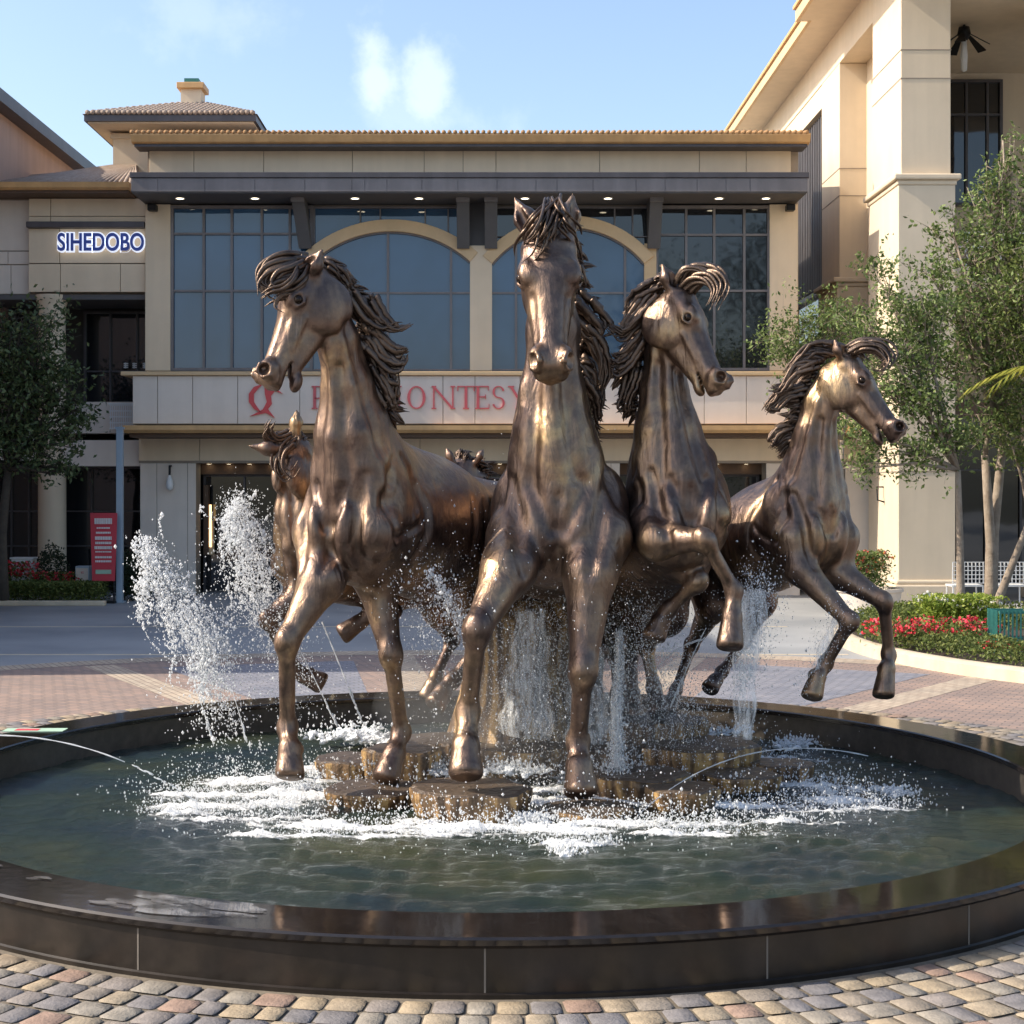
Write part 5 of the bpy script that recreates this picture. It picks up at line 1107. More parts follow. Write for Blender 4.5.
# mixed flower tray on the pool rim at the left
t=thing('flower_card','small red and green printed card lying on the left rim of the pool','card',tuple(G(35,730,RH+.01)))
c=G(35,730,RH+.006); MB().box(c.x-.35,c.x+.35,c.y-.12,c.y+.12,RH+.003,RH+.010).build('card','banner_green',t); MB().box(c.x-.22,c.x+.05,c.y-.07,c.y+.06,RH+.011,RH+.013).build('print','banner_red',t); adopt(t)
# thin ground dividers in the driveway
mb=MB()
for py,w in ((655,.12),(627,.10)):
    Y=F*CH/(py-CY); mb.box(-40,7,Y,Y+w,.0,.006)
tag(mb.build('driveway_strip','kerb'),kind='structure')
# ------------------------------------------------------------------ bronze
def bronze():
    m=bpy.data.materials.new('bronze'); t,N,L=nt(m); b=N['Principled BSDF']; b.inputs['Metallic'].default_value=.92
    tc=N.new('ShaderNodeTexCoord')
    def noi(sc,det=6,ro=.6,dist=0):
        n=N.new('ShaderNodeTexNoise'); n.inputs['Scale'].default_value=sc; n.inputs['Detail'].default_value=det; n.inputs['Roughness'].default_value=ro; n.inputs['Distortion'].default_value=dist
        L.new(tc.outputs['Object'],n.inputs['Vector']); return n
    def ramp(src,stops):
        r=N.new('ShaderNodeValToRGB'); e=r.color_ramp.elements
        while len(e)<len(stops): e.new(.5)
        for i,(p,c) in enumerate(stops): e[i].position=p; e[i].color=(*c,1)
        L.new(src,r.inputs['Fac']); return r
    n1=noi(1.3,7,.6,.6); n2=noi(9,8,.7); n3=noi(55,6,.7)
    r1=ramp(n1.outputs['Fac'],[(.3,(.10,.071,.062)),(.45,(.175,.124,.100)),(.57,(.27,.19,.135)),(.72,(.50,.355,.20))])
    r2=ramp(n2.outputs['Fac'],[(.3,(.62,.62,.66)),(.7,(1.15,1.1,1.05))])
    mx=N.new('ShaderNodeMix'); mx.data_type='RGBA'; mx.blend_type='MULTIPLY'; mx.inputs['Factor'].default_value=1
    L.new(r1.outputs['Color'],mx.inputs['A']); L.new(r2.outputs['Color'],mx.inputs['B']); L.new(mx.outputs['Result'],b.inputs['Base Color'])
    rr=N.new('ShaderNodeMapRange'); rr.inputs['From Min'].default_value=.3; rr.inputs['From Max'].default_value=.7; rr.inputs['To Min'].default_value=.29; rr.inputs['To Max'].default_value=.50
    L.new(n2.outputs['Fac'],rr.inputs['Value']); L.new(rr.outputs['Result'],b.inputs['Roughness'])
    mp=N.new('ShaderNodeMapping'); mp.inputs['Scale'].default_value=(5,5,1.3); L.new(tc.outputs['Object'],mp.inputs['Vector'])
    n4=N.new('ShaderNodeTexNoise'); n4.inputs['Scale'].default_value=1.6; n4.inputs['Detail'].default_value=7; n4.inputs['Distortion'].default_value=1.0; L.new(mp.outputs['Vector'],n4.inputs['Vector'])
    b1=N.new('ShaderNodeBump'); b1.inputs['Strength'].default_value=.55; b1.inputs['Distance'].default_value=.035; L.new(n4.outputs['Fac'],b1.inputs['Height'])
    b2=N.new('ShaderNodeBump'); b2.inputs['Strength'].default_value=.22; b2.inputs['Distance'].default_value=.012; L.new(n3.outputs['Fac'],b2.inputs['Height']); L.new(b1.outputs['Normal'],b2.inputs['Normal'])
    L.new(b2.outputs['Normal'],b.inputs['Normal']); MATS['bronze']=m
bronze()
mat('hair_bronze',(.075,.055,.046),rough=.40,metal=.88,col2=(.19,.135,.10),vscale=3,bump=.25,bscale=60)
mat('eye_bronze',(.03,.02,.015),rough=.12,metal=.7)
UP=np.array([0,0,1.0])
def arr(p): return np.array(P(*p[:3]),float)
def locks(mb,specs,rnd):
    """specs: (root, direction, length, radius, droop, wave)"""
    for (p0,d,ln,r0,droop,wave) in specs:
        d=Vector(d).normalized(); p=Vector(p0); pts=[p.copy()]; rad=[r0*.75]; n=11
        ph=rnd.uniform(0,6.28); sd=d.cross(Vector((rnd.uniform(-1,1),rnd.uniform(-1,1),1))).normalized(); fq=rnd.uniform(.8,1.3)
        for j in range(1,n+1):
            t=j/n; d=(d+Vector((0,0,-1))*droop/n+sd*wave*math.cos(ph+t*6.28*fq)*1.0/n*5*.3).normalized()
            p=p+d*ln/n; pts.append(p.copy()); rad.append(max(r0*(1.15-t*.35)*(1-t**3.2),.003))
        a1=(pts[3]-pts[0]).normalized().orthogonal(); a2=a1.cross((pts[3]-pts[0]).normalized())
        for q in range(4):
            an=q*1.57+ph; of=(a1*math.cos(an)+a2*math.sin(an))*r0*.62; fz=rnd.uniform(.82,1.04)
            mb.tube([pts[0].lerp(p_,fz)+of*(1-.8*(i_/n)**2)*(1+.25*math.sin(i_*.9+an)) for i_,p_ in enumerate(pts)],[max(r_*.50,.0022) for r_ in rad],5)
def horse(name,label,S,h,poll,muz,Vh,neck,body,fl,hl,ears,crest,mane,fore,tailspec,extra=None,mouth=.02,grp='bronze horse statues in the fountain',lm=1.1,seed=1,nl=110,hw=1.22):
    rnd=random.Random(seed)
    poll=arr(poll); muz=arr(muz); U=nrm(muz-poll); L=float(np.linalg.norm(muz-poll))
    V=np.array(Vh,float); V=nrm(V-U*np.dot(V,U)); W=np.cross(U,V)
    HV=1.16
    H=lambda u,v,w: poll+L*(u*U+v*HV*V+w*hw*W)
    HA=[U,V,W]
    nn_=len(neck)-1; N=[(arr(p),p[3]*(.83+.08*i/nn_),p[4]*(.80+.11*i/nn_)) for i,p in enumerate(neck)]; B=[(arr(p),p[3],p[4]) for p in body]
    f=B[0][0]-B[-1][0]; fh=nrm([f[0],f[1],0]); side=np.cross(fh,UP); fx=nrm(f)
    allp=[poll,muz]+[n[0] for n in N]+[b[0] for b in B]
    FL=[[arr(q) for q in l] for l in fl]; HL=[[arr(q) for q in l] for l in hl]
    for l in FL+HL: allp+=l
    E=[(arr(a),arr(b)) for a,b in ears]
    for a,b in E: allp+=[a,b]
    A=np.array(allp); mg=.42*S
    fd=Field(A.min(0)-mg*np.array([1,1,.45]),A.max(0)+mg*np.array([1,1,.6]),h)
    # trunk
    for i in range(len(B)-1):
        fd.seg(B[i][0],B[i+1][0],B[i][1],B[i+1][1],side,B[i][2],B[i+1][2],k=.3*S*.5)
    C,ca,cb=B[0]; Hc,ha,hb=B[-1]
    # neck
    for i in range(len(N)-1):
        hwt=i/(len(N)-1); sd=(1-min(1,hwt*1.6))*W*np.sign(np.dot(W,side)+1e-9)+min(1,hwt*1.6)*side
        fd.seg(N[i][0],N[i+1][0],N[i][1],N[i+1][1],sd,N[i][2],N[i+1][2],k=.05*S)
    fd.seg(N[-1][0],C,N[-1][1],ca*.92,side,N[-1][2],cb*.92,k=.07*S)
    fd.seg(N[-2][0]-fh*.0,B[1][0]+UP*B[1][1]*.35,N[-2][1]*.7,B[1][1]*.6,side,N[-2][2]*.5,B[1][2]*.5,k=.2*S)   # withers
    for sg in (-1,1):   # long neck muscles and the jugular groove
        NN=N+[(C+fh*ca*.42+UP*ca*.30,ca*.5,cb*.55)]
        for i in range(len(N)):
            t0=nrm(NN[i+1][0]-NN[i][0]); fr=np.cross(t0,side); fr=fr if np.dot(fr,fh)>0 else -fr
            a=NN[i][0]+sg*side*NN[i][2]*.70+fr*NN[i][1]*.40; b=NN[i+1][0]+sg*side*NN[i+1][2]*.74+fr*NN[i+1][1]*.36
            fd.seg(a,b,NN[i][1]*.31,NN[i+1][1]*.30,side,k=.03*S)
            fd.seg(NN[i][0]+fr*NN[i][1]*.80,NN[i+1][0]+fr*NN[i+1][1]*.72,NN[i][1]*.27,NN[i+1][1]*.25,side,k=.035*S)
            fd.seg(NN[i][0]+sg*side*NN[i][2]*.50-fr*NN[i][1]*.55,NN[i+1][0]+sg*side*NN[i+1][2]*.55-fr*NN[i+1][1]*.5,NN[i][1]*.38,NN[i+1][1]*.38,side,k=.012*S)
    # chest and shoulders
    for sg in (-1,1):
        fd.ell(C+fx*ca*.50+sg*side*cb*.31-UP*ca*.10,[fx,side,np.cross(fx,side)],(ca*.50,cb*.36,ca*.66),k=.020*S)
        nb_=N[-2][0]+sg*side*N[-2][2]*.72+fh*N[-2][1]*.25; sp_=C+sg*side*cb*.58+fh*ca*.58+UP*ca*.02
        fd.seg(nb_,sp_,.055*S,.085*S,side,k=.018*S)
        fd.ell(C+fh*ca*.0+sg*side*cb*.60+UP*ca*.18,[fx,side,np.cross(fx,side)],(ca*.38,cb*.46,ca*.80),k=.02*S)
        fd.ell(B[1][0]+sg*side*B[1][2]*.55,[fx,side,np.cross(fx,side)],(B[1][1]*1.3,B[1][2]*.52,B[1][1]*.78),k=.12*S)
        fd.ell(Hc+sg*side*hb*.5+UP*ha*.1,[fx,side,np.cross(fx,side)],(ha*1.0,hb*.62,ha*.85),k=.08*S)
    def lower(kn,ft,co,so,hind):
        fd.ell(kn,[nrm(ft-kn),side,np.cross(nrm(ft-kn),side)],(.075*S*lm,.052*S*lm,.06*S*lm),k=.035*S)
        ax=nrm(ft-kn); bk=np.cross(side,ax); bk=bk if np.dot(bk,fh)<0 else -bk
        fd.seg(kn,ft,.04*S*lm,.034*S*lm,side,k=.03*S)
        fd.seg(kn+bk*.036*S,ft+bk*.030*S,.022*S*lm,.022*S*lm,side,k=.007*S)
        fd.ell(ft+bk*.008*S,[ax,side,np.cross(ax,side)],(.052*S*lm,.044*S*lm,.052*S*lm),k=.035*S)
        fd.seg(ft,co,.037*S*lm,.047*S*lm,side,k=.03*S)
        ha_=nrm(so-co); 
        fd.seg(co-ha_*.0*S,co+ha_*.010*S,.054*S*lm,.056*S*lm,side,k=.008*S)
        cn=nrm(ha_+fh*.22); fd.seg(co+ha_*.012*S,so+ha_*.05*S+fh*.015*S,.052*S*lm,.080*S*lm,side,k=.003*S,cut=(so,cn,.035*S))
        fd.seg(co+ha_*.033*S-side*.1*S,co+ha_*.033*S+side*.1*S,.004*S,.004*S,k=.004,op=-1) if False else None
        fd.ell(co+bk*.05*S+ha_*.02*S,[ax,side,np.cross(ax,side)],(.035*S,.045*S,.03*S),k=.02*S)
    for l in FL:
        el,kn,ft,co,so=l; sg=1 if np.dot(el-C,side)>=0 else -1
        sp=C+sg*side*cb*.62+fh*ca*.42-UP*ca*.15; top=C+sg*side*cb*.36-fh*ca*.15+UP*ca*.42
        fd.seg(top,sp,.11*S,.14*S,side,k=.018*S)
        fd.seg(sp,el,.14*S,.11*S,side,k=.03*S); fd.seg(C+sg*side*cb*.66-fh*ca*.28-UP*ca*.05,el-fh*.05*S,.13*S,.085*S,side,k=.018*S)
        ax=nrm(kn-el)
        fd.seg(el,kn,.10*S*lm,.048*S*lm,side,k=.06*S)
        mid=el+(kn-el)*.3; o=np.cross(side,ax)
        for s2 in (-1,1):
            fd.seg(el+ax*.02*S+o*s2*.042*S,el+(kn-el)*.78+o*s2*.014*S,.064*S*lm,.028*S*lm,side,k=.009*S)
        lower(kn,ft,co,so,False)
    for l in HL:
        st,kn,ft,co,so=l; sg=1 if np.dot(st-Hc,side)>=0 else -1
        hp=Hc+sg*side*hb*.5
        fd.seg(hp,st,.27*S,.16*S,side,.19*S,.13*S,k=.1*S); fd.seg(st,kn,.135*S,.05*S,side,.1*S,.042*S,k=.06*S)
        fd.ell(kn-fh*.03*S,[nrm(kn-st),side,np.cross(nrm(kn-st),side)],(.075*S,.045*S,.06*S),k=.03*S)
        lower(kn,ft,co,so,True)
    # head
    def hs(a,b,ra,rb,la=None,lb=None,k=.03,op=1): la=ra if la is None else la; lb=rb if lb is None else lb; fd.seg(H(*a),H(*b),ra*L*HV,rb*L*HV,W,None if la is None else la*L*hw,None if lb is None else lb*L*hw,k=k*L,op=op)
    def he(c,r,k=.03,op=1,tilt=0.0):
        c_,s_=math.cos(tilt),math.sin(tilt); fd.ell(H(*c),[U*c_+V*s_,V*c_-U*s_,W],(r[0]*L,r[1]*L*HV,r[2]*L*hw),k=k*L,op=op)
    he((.12,-.08,0),(.17,.13,.145),k=.05)
    he((.30,-.055,0),(.19,.095,.165),k=.05)
    hs((.25,-.10,0),(.90,-.075,0),.13,.058,.13,.07,k=.04)        # nasal bone
    hs((.30,-.09,0),(.62,-.13,0),.13,.10,.125,.085,k=.05)
    hs((.62,-.12,0),(.90,-.10,0),.095,.085,.08,.082,k=.04)
    hs((.32,-.285,0),(.84,-.20,0),.085,.05,.085,.055,k=.03); hs((.42,-.20,0),(.80,-.15,0),.12,.085,.088,.066,k=.03)        # lower jaw
    for w in (-1,1):
        he((.265,-.225,w*.070),(.235,.205,.072),k=.022,tilt=-.2)     # cheek
        hs((.34,-.02,w*.10),(.34,-.02,w*.13),.045,.03,k=.05)
        he((.325,.002,w*.116),(.085,.030,.036),k=.020,tilt=-.1)    # brow
        hs((.44,-.135,w*.105),(.70,-.135,w*.078),.022,.014,k=.018) # facial crest
        hs((.54,-.185,w*.10),(.76,-.165,w*.085),.006,.006,k=.018,op=-1)
        hs((.50,-.02,w*.10),(.82,-.04,w*.085),.02,.016,k=.035,op=-1)
        he((.345,-.045,w*.172),(.048,.034,.036),k=.012,op=-1)       # socket
        hs((.286,-.042,w*.144),(.345,-.004,w*.140),.013,.015,k=.007); hs((.345,-.004,w*.140),(.405,-.046,w*.130),.015,.011,k=.007)
        hs((.29,-.06,w*.152),(.35,-.088,w*.157),.011,.012,k=.007); hs((.35,-.088,w*.157),(.40,-.06,w*.143),.012,.010,k=.007)
        he((.920,-.040,w*.068),(.090,.060,.046),k=.035); hs((.91,.025,w*.075),(.965,.020,w*.060),.013,.014,k=.014); hs((.965,.02,w*.06),(.995,-.03,w*.072),.014,.014,k=.014); hs((.995,-.03,w*.072),(.97,-.07,w*.098),.014,.012,k=.014)            # nostril flare
        he((.945,-.016,w*.094),(.048,.038,.040),k=.008,op=-1,tilt=.35); he((.935,-.02,w*.070),(.032,.026,.034),k=.01,op=-1)
        hs((.90,-.075,w*.075),(.99,-.11,w*.05),.035,.035,k=.03)
    he((.95,-.095,0),(.075,.085,.085),k=.03)
    he((.985,-.15,0),(.045,.045,.06),k=.025)                      # upper lip
    he((.90,-.215-mouth,0),(.085,.042,.06),k=.02,tilt=-.15)       # chin
    hs((1.02,-.185-mouth*.4,0),(.80,-.168,0),.010+mouth*.5,.008,.12,.12,k=.008,op=-1)
    # neck to head
    fd.seg(H(.10,-.17,0),N[0][0],.15*L,N[0][1],W,.10*L,N[0][2],k=.05*L)
    for a,b in E:
        d=nrm(b-a); ln=np.linalg.norm(b-a); o=np.cross(d,nrm(a-poll+1e-6)); 
        m=a+(b-a)*.45; out=nrm(V*.7+U*.2+ (1 if np.dot(a-poll,W)>0 else -1)*W*.4); out=nrm(out-d*np.dot(out,d)); sdv=np.cross(d,out)
        fd.seg(a-d*ln*.1,m,min(.055*L,.24*ln),min(.075*L,.3*ln),sdv,min(.055*L,.24*ln),min(.080*L,.32*ln),k=.02*L); fd.seg(m,b,min(.070*L,.28*ln),.010*L,sdv,min(.075*L,.3*ln),.008*L,k=.02*L)
        fd.seg(a+d*ln*.2+out*.065*L,a+d*ln*.85+out*.04*L,.055*L,.014*L,sdv,.046*L,.012*L,k=.012*L,op=-1)
    # tooled muscle lines laid on the finished surface
    def lerpn(t):
        x=t*(len(N)-1); i=min(int(x),len(N)-2); u=x-i
        return N[i][0]*(1-u)+N[i+1][0]*u,N[i][1]*(1-u)+N[i+1][1]*u,N[i][2]*(1-u)+N[i+1][2]*u,nrm(N[i+1][0]-N[i][0])
    FO=lambda s_,u: C+fh*1.65*ca+side*s_*cb+UP*u*ca
    fd.groove([FO(0,u) for u in (.45,.2,-.1,-.4,-.7)],-fh,3*ca,.020*S,.045*S)
    for sg in (-1,1):
        up=[]
        for t in (.36,.5,.68,.85,1.0):
            c_,a_,b_,t_=lerpn(t); fr=np.cross(t_,side); fr=fr if np.dot(fr,fh)>0 else -fr
            up.append(c_+fr*1.55*a_+sg*side*b_*.50)
        fd.groove(up+[FO(sg*.40,.62),FO(sg*.24,.25),FO(sg*.10,-.05)],-fh,3.2*ca,.009*S,.065*S)
        fd.groove([FO(sg*.70,.70),FO(sg*.64,.35),FO(sg*.60,.0),FO(sg*.55,-.35),FO(sg*.48,-.68)],-fh,3*ca,.014*S,.06*S)
        SI=lambda x,u: C+sg*side*1.7*cb+fh*x*ca+UP*u*ca
        fd.groove([SI(-.10,1.0),SI(-.42,.65),SI(-.58,.2),SI(-.55,-.2),SI(-.38,-.55)],-sg*side,2.6*cb,.019*S,.05*S)
        fd.groove([SI(.22,.95),SI(.42,.5),SI(.48,.1),SI(.38,-.25)],-sg*side,2.6*cb,.011*S,.05*S)
        fd.groove([SI(-.45,.10),SI(-.12,-.12),SI(.22,-.22),SI(.45,-.18)],-sg*side,2.6*cb,.015*S,.04*S)
        for off,r_ in ((.38,.007),):
            q=[]
            for t in (.12,.25,.45,.65,.85,1.0):
                c_,a_,b_,t_=lerpn(t); fr=np.cross(t_,side); fr=fr if np.dot(fr,fh)>0 else -fr
                q.append(c_+sg*side*1.7*b_+fr*a_*off*(1-.3*t))
            fd.groove(q,-sg*side,3*max(n_[2] for n_ in N),r_*S,.06*S)
        B1,a1_,b1_=B[1]
        HI=lambda x,u: Hc+sg*side*2.3*hb+fx*x*ha+UP*u*ha
        fd.groove([HI(.75,.75),HI(.95,.25),HI(.85,-.3)],-sg*side,2.6*hb,.018*S,.06*S)
        for x in (-.9,-.55,-.2,.15):
            RI_=lambda u: B1+sg*side*2.3*b1_+fx*(x*a1_+(-.12*u*a1_))+UP*u*a1_
            fd.groove([RI_(.45),RI_(.1),RI_(-.35)],-sg*side,2.6*b1_,.008*S,.05*S)
    Vv,Q=fd.mesh()
    root=thing(name,label,'horse statue',P(0,0,1),grp)
    root.location=Vector((Hc[0]*.5+C[0]*.5,Hc[1]*.5+C[1]*.5,.1))
    bd=mesh_np('body',Vv,Q,'bronze',root)
    sm=bd.modifiers.new('smooth','SMOOTH'); sm.factor=.5; sm.iterations=2
    for w in (-1,1):
        c=H(.345,-.044,w*.140); e=MB(); prof=[(.037*L*math.sin(a),-.037*L*math.cos(a)) for a in np.linspace(0,math.pi,9)]
        e.lathe(c,prof,14).build('eye','eye_bronze',root,smooth=True)
    # mane: locks rooted along the crest
    cp=[arr(c) for c in crest]; seglen=[np.linalg.norm(cp[i+1]-cp[i]) for i in range(len(cp)-1)]; tot=sum(seglen)
    def crest_at(t):
        x=t*tot
        for i,sl in enumerate(seglen):
            if x<=sl or i==len(seglen)-1: return cp[i]+(cp[i+1]-cp[i])*min(1,x/sl)
            x-=sl
    flow=np.array(mane['flow'],float); sp=[]
    nl=int(nl*1.15)
    for i in range(nl):
        t=(i+.5)/nl; p=crest_at(t)+np.array([rnd.gauss(0,.018*S) for _ in range(3)])
        clump=math.sin(t*mane.get('cf',17)+mane.get('cp',0)); ln=mane['len']*S*(.55+.32*clump+rnd.uniform(-.12,.2))*(1.0 if .08<t<.92 else .6)
        d=flow+np.array([rnd.gauss(0,.16) for _ in range(3)])+side*rnd.choice([-1,1])*rnd.uniform(0,.25)
        sp.append((p,d,max(ln,.1*S),rnd.uniform(.017,.030)*S,mane['droop']*rnd.uniform(.6,1.3),mane['wave']*rnd.uniform(.5,1.2)))
        if i%3==0: sp.append((p,d+UP*.3,.13*S,.018*S,.6,.5))
    for lp in mane.get('long',[]):     # named locks traced as curves: list of points with a root radius
        pass
    mb=MB(); locks(mb,sp,rnd)
    for lp,r0 in mane.get('long',[]):
        pts=[arr(q) for q in lp]; 
        for k in range(11):
            off=np.array([rnd.gauss(0,.028*S) for _ in range(3)]); n=14; pp=[]
            for j in range(n+1):
                x=j/n*(len(pts)-1); i=min(int(x),len(pts)-2); u=x-i
                p0=pts[max(i-1,0)];p1=pts[i];p2=pts[i+1];p3=pts[min(i+2,len(pts)-1)]
                q=.5*((2*p1)+(-p0+p2)*u+(2*p0-5*p1+4*p2-p3)*u*u+(-p0+3*p1-3*p2+p3)*u**3)
                pp.append(q+off*(1-.5*j/n)+np.array([rnd.gauss(0,.003*S) for _ in range(3)]))
            mb.tube(pp,[max(.58*r0*S*(1.1-.3*j/n)*(1-(j/n)**3),.003) for j in range(n+1)],6,flat=.6)
    mb.build('mane','hair_bronze',root,smooth=True)
    if fore:
        mb=MB(); sp=[]
        for i in range(int(fore['n']*.8)):
            p=H(rnd.uniform(-.06,.08),rnd.uniform(.0,.05),rnd.uniform(-.10,.10))
            d=np.array(fore['flow'])+np.array([rnd.gauss(0,.18) for _ in range(3)])
            sp.append((p,d,fore['len']*S*rnd.uniform(.6,1.15),rnd.uniform(.010,.019)*S,fore['droop']*rnd.uniform(.8,1.2),fore['wave']))
        locks(mb,sp,rnd)
        for lp,r0 in fore.get('long',[]):
            pts=[arr(q) for q in lp]
            for k in range(10):
                off=np.array([rnd.gauss(0,.026*S) for _ in range(3)]); n=16; pp=[]
                for j in range(n+1):
                    x=j/n*(len(pts)-1); i=min(int(x),len(pts)-2); u=x-i
                    p0=pts[max(i-1,0)];p1=pts[i];p2=pts[i+1];p3=pts[min(i+2,len(pts)-1)]
                    q=.5*((2*p1)+(-p0+p2)*u+(2*p0-5*p1+4*p2-p3)*u*u+(-p0+3*p1-3*p2+p3)*u**3); pp.append(q+off)
                mb.tube(pp,[max(.58*r0*S*(1.1-.3*j/n)*(1-(j/n)**3),.003) for j in range(n+1)],6,flat=.6)
        mb.build('forelock','hair_bronze',root,smooth=True)
    mb=MB(); sp=[]; tb=Hc-fx*ha*.9+UP*ha*.35
    for i in range(26):
        sp.append((tb+np.array([rnd.gauss(0,.03*S) for _ in range(3)]),-fh*.9+UP*.5+np.array(tailspec)*.3+np.array([rnd.gauss(0,.12) for _ in range(3)]),.75*S*rnd.uniform(.7,1.1),rnd.uniform(.025,.036)*S,2.4,.8))
    locks(mb,sp,rnd); mb.build('tail','hair_bronze',root,smooth=True)
    adopt(root); return root
def build_horses():
    def sh(l,dy):  # deepen points
        return l
    d=1.1
    # central horse, facing the camera
    horse('bronze_horse','tallest bronze horse statue, facing the camera head on in the middle of the group',2.3,.02,
      (549,228,14.1+d),(552,367,13.5+d),(0,-1,.45),
      [(551,268,14.45+d,.26,.24),(553,330,14.55+d,.34,.31),(552,390,14.6+d,.42,.35),(553,430,14.6+d,.48,.40),(556,466,14.65+d,.56,.50)],
      [(560,525,14.7+d,.64,.67),(562,530,15.9+d,.72,.70),(566,520,17.2+d,.66,.62)],
      [[(509,568,14.05+d),(477,630,13.55+d),(468,712,13.85+d),(466,745,13.65+d),(466,779,13.55+d)],
       [(590,572,14.15+d),(583,672,13.85+d),(578,742,14.15+d),(579,766,14.0+d),(581,797,13.92+d)]],
      [[(528,610,17.0+d),(520,660,17.6+d),(515,700,17.2+d),(514,715,17.1+d),(513,730,17.1+d)],[(612,600,17.0+d),(618,655,17.6+d),(620,695,17.2+d),(620,712,17.1+d),(620,727,17.1+d)]],
      [((534,236,14.2+d),(515,198,14.3+d)),((566,234,14.2+d),(573,194,14.3+d))],
      [(552,222,14.5+d),(563,250,14.9+d),(572,300,15.0+d),(577,350,15.1+d),(580,400,15.2+d),(578,440,15.3+d)],
      dict(flow=(.85,.35,-.1),len=.14,droop=1.5,wave=.9,cf=21,cp=1,
        long=[([(575,300,14.9+d),(590,315,14.9+d),(602,332,14.9+d),(590,338,14.9+d)],.03),([(578,330,14.9+d),(594,345,14.9+d),(604,370,14.9+d),(600,392,14.9+d)],.032),([(578,360,15+d),(592,375,15+d),(598,400,15+d),(590,418,15+d)],.03),([(578,380,15+d),(590,395,15+d),(594,410,15+d),(596,422,15+d)],.03)]),
      dict(flow=(-.45,-.7,.1),n=3,len=.10,droop=3.4,wave=.5,long=[([(556,205,14.1+d),(552,222,13.85+d),(546,240,13.8+d),(534,250,13.95+d)],.017),([(560,210,14.1+d),(566,222,13.9+d),(575,232,14.0+d),(577,240,14.15+d)],.016),([(555,208,14.1+d),(540,222,13.9+d),(530,236,14.05+d),(529,248,14.15+d)],.017),([(556,208,14.1+d),(552,222,13.88+d),(542,238,13.85+d),(535,244,14.0+d)],.018)]),
      (.2,0,0),seed=3,nl=90,hw=1.26)
    # left front horse
    horse('bronze_horse','large bronze horse statue at the left front, head turned left with open mouth',1.95,.018,
      (302,264,15.1),(256,378,14.75),(-.9,-.3,.35),
      [(324,302,15.15,.22,.17),(338,340,15.25,.24,.19),(347,385,15.35,.29,.24),(352,430,15.45,.42,.33),(362,478,15.6,.56,.44)],
      [(362,522,15.7,.66,.52),(425,530,16.8,.70,.58),(492,535,18.1,.62,.54)],
      [[(322,580,15.3),(287,642,15.0),(287,728,15.25),(290,748,15.1),(291,779,15.02)],
       [(376,578,15.9),(391,655,15.7),(401,733,15.95),(394,753,15.8),(385,783,15.68)]],
      [[(470,600,18.2),(485,640,18.9),(452,680,18.7),(443,692,18.6),(434,708,18.5)],[(520,600,17.8),(535,650,18.5),(530,700,18.3),(528,715,18.2),(527,732,18.1)]],
      [((307,277,14.95),(323,249,14.85)),((292,268,15.25),(295,252,15.35))],
      [(312,262,15.2),(335,272,15.3),(355,300,15.4),(366,340,15.5),(374,380,15.6),(388,415,15.7)],
      dict(flow=(.7,.25,-.25),len=.19,droop=1.3,wave=1.0,cf=19,cp=0,
        long=[([(362,300,15.3),(376,320,15.3),(390,330,15.3),(406,326,15.3)],.03),([(366,330,15.4),(385,350,15.4),(398,352,15.4),(404,350,15.4)],.034),([(368,340,15.4),(386,362,15.4),(400,366,15.4),(405,358,15.4)],.034),([(370,360,15.5),(380,385,15.5),(394,392,15.5),(396,378,15.5)],.032),([(374,375,15.5),(386,395,15.5),(390,405,15.5),(384,408,15.5)],.028)]),
      dict(flow=(-.6,-.4,.0),n=5,len=.09,droop=2.6,wave=1.2,long=[([(300,264,15.0),(284,265,14.9),(268,272,14.85),(262,286,14.82),(272,293,14.78)],.026),([(302,267,14.95),(290,272,14.85),(276,277,14.8),(270,288,14.78),(280,294,14.75)],.028),([(305,270,14.92),(300,280,14.82),(290,288,14.78),(278,291,14.76),(268,297,14.76)],.026),([(301,263,15.0),(288,262,14.92),(274,266,14.88),(264,276,14.85),(263,290,14.8)],.024),([(304,268,15.15),(290,266,15.1),(276,268,15.05),(268,276,15.0)],.024)]),
      (.4,0,0),mouth=.04,seed=5,nl=110)
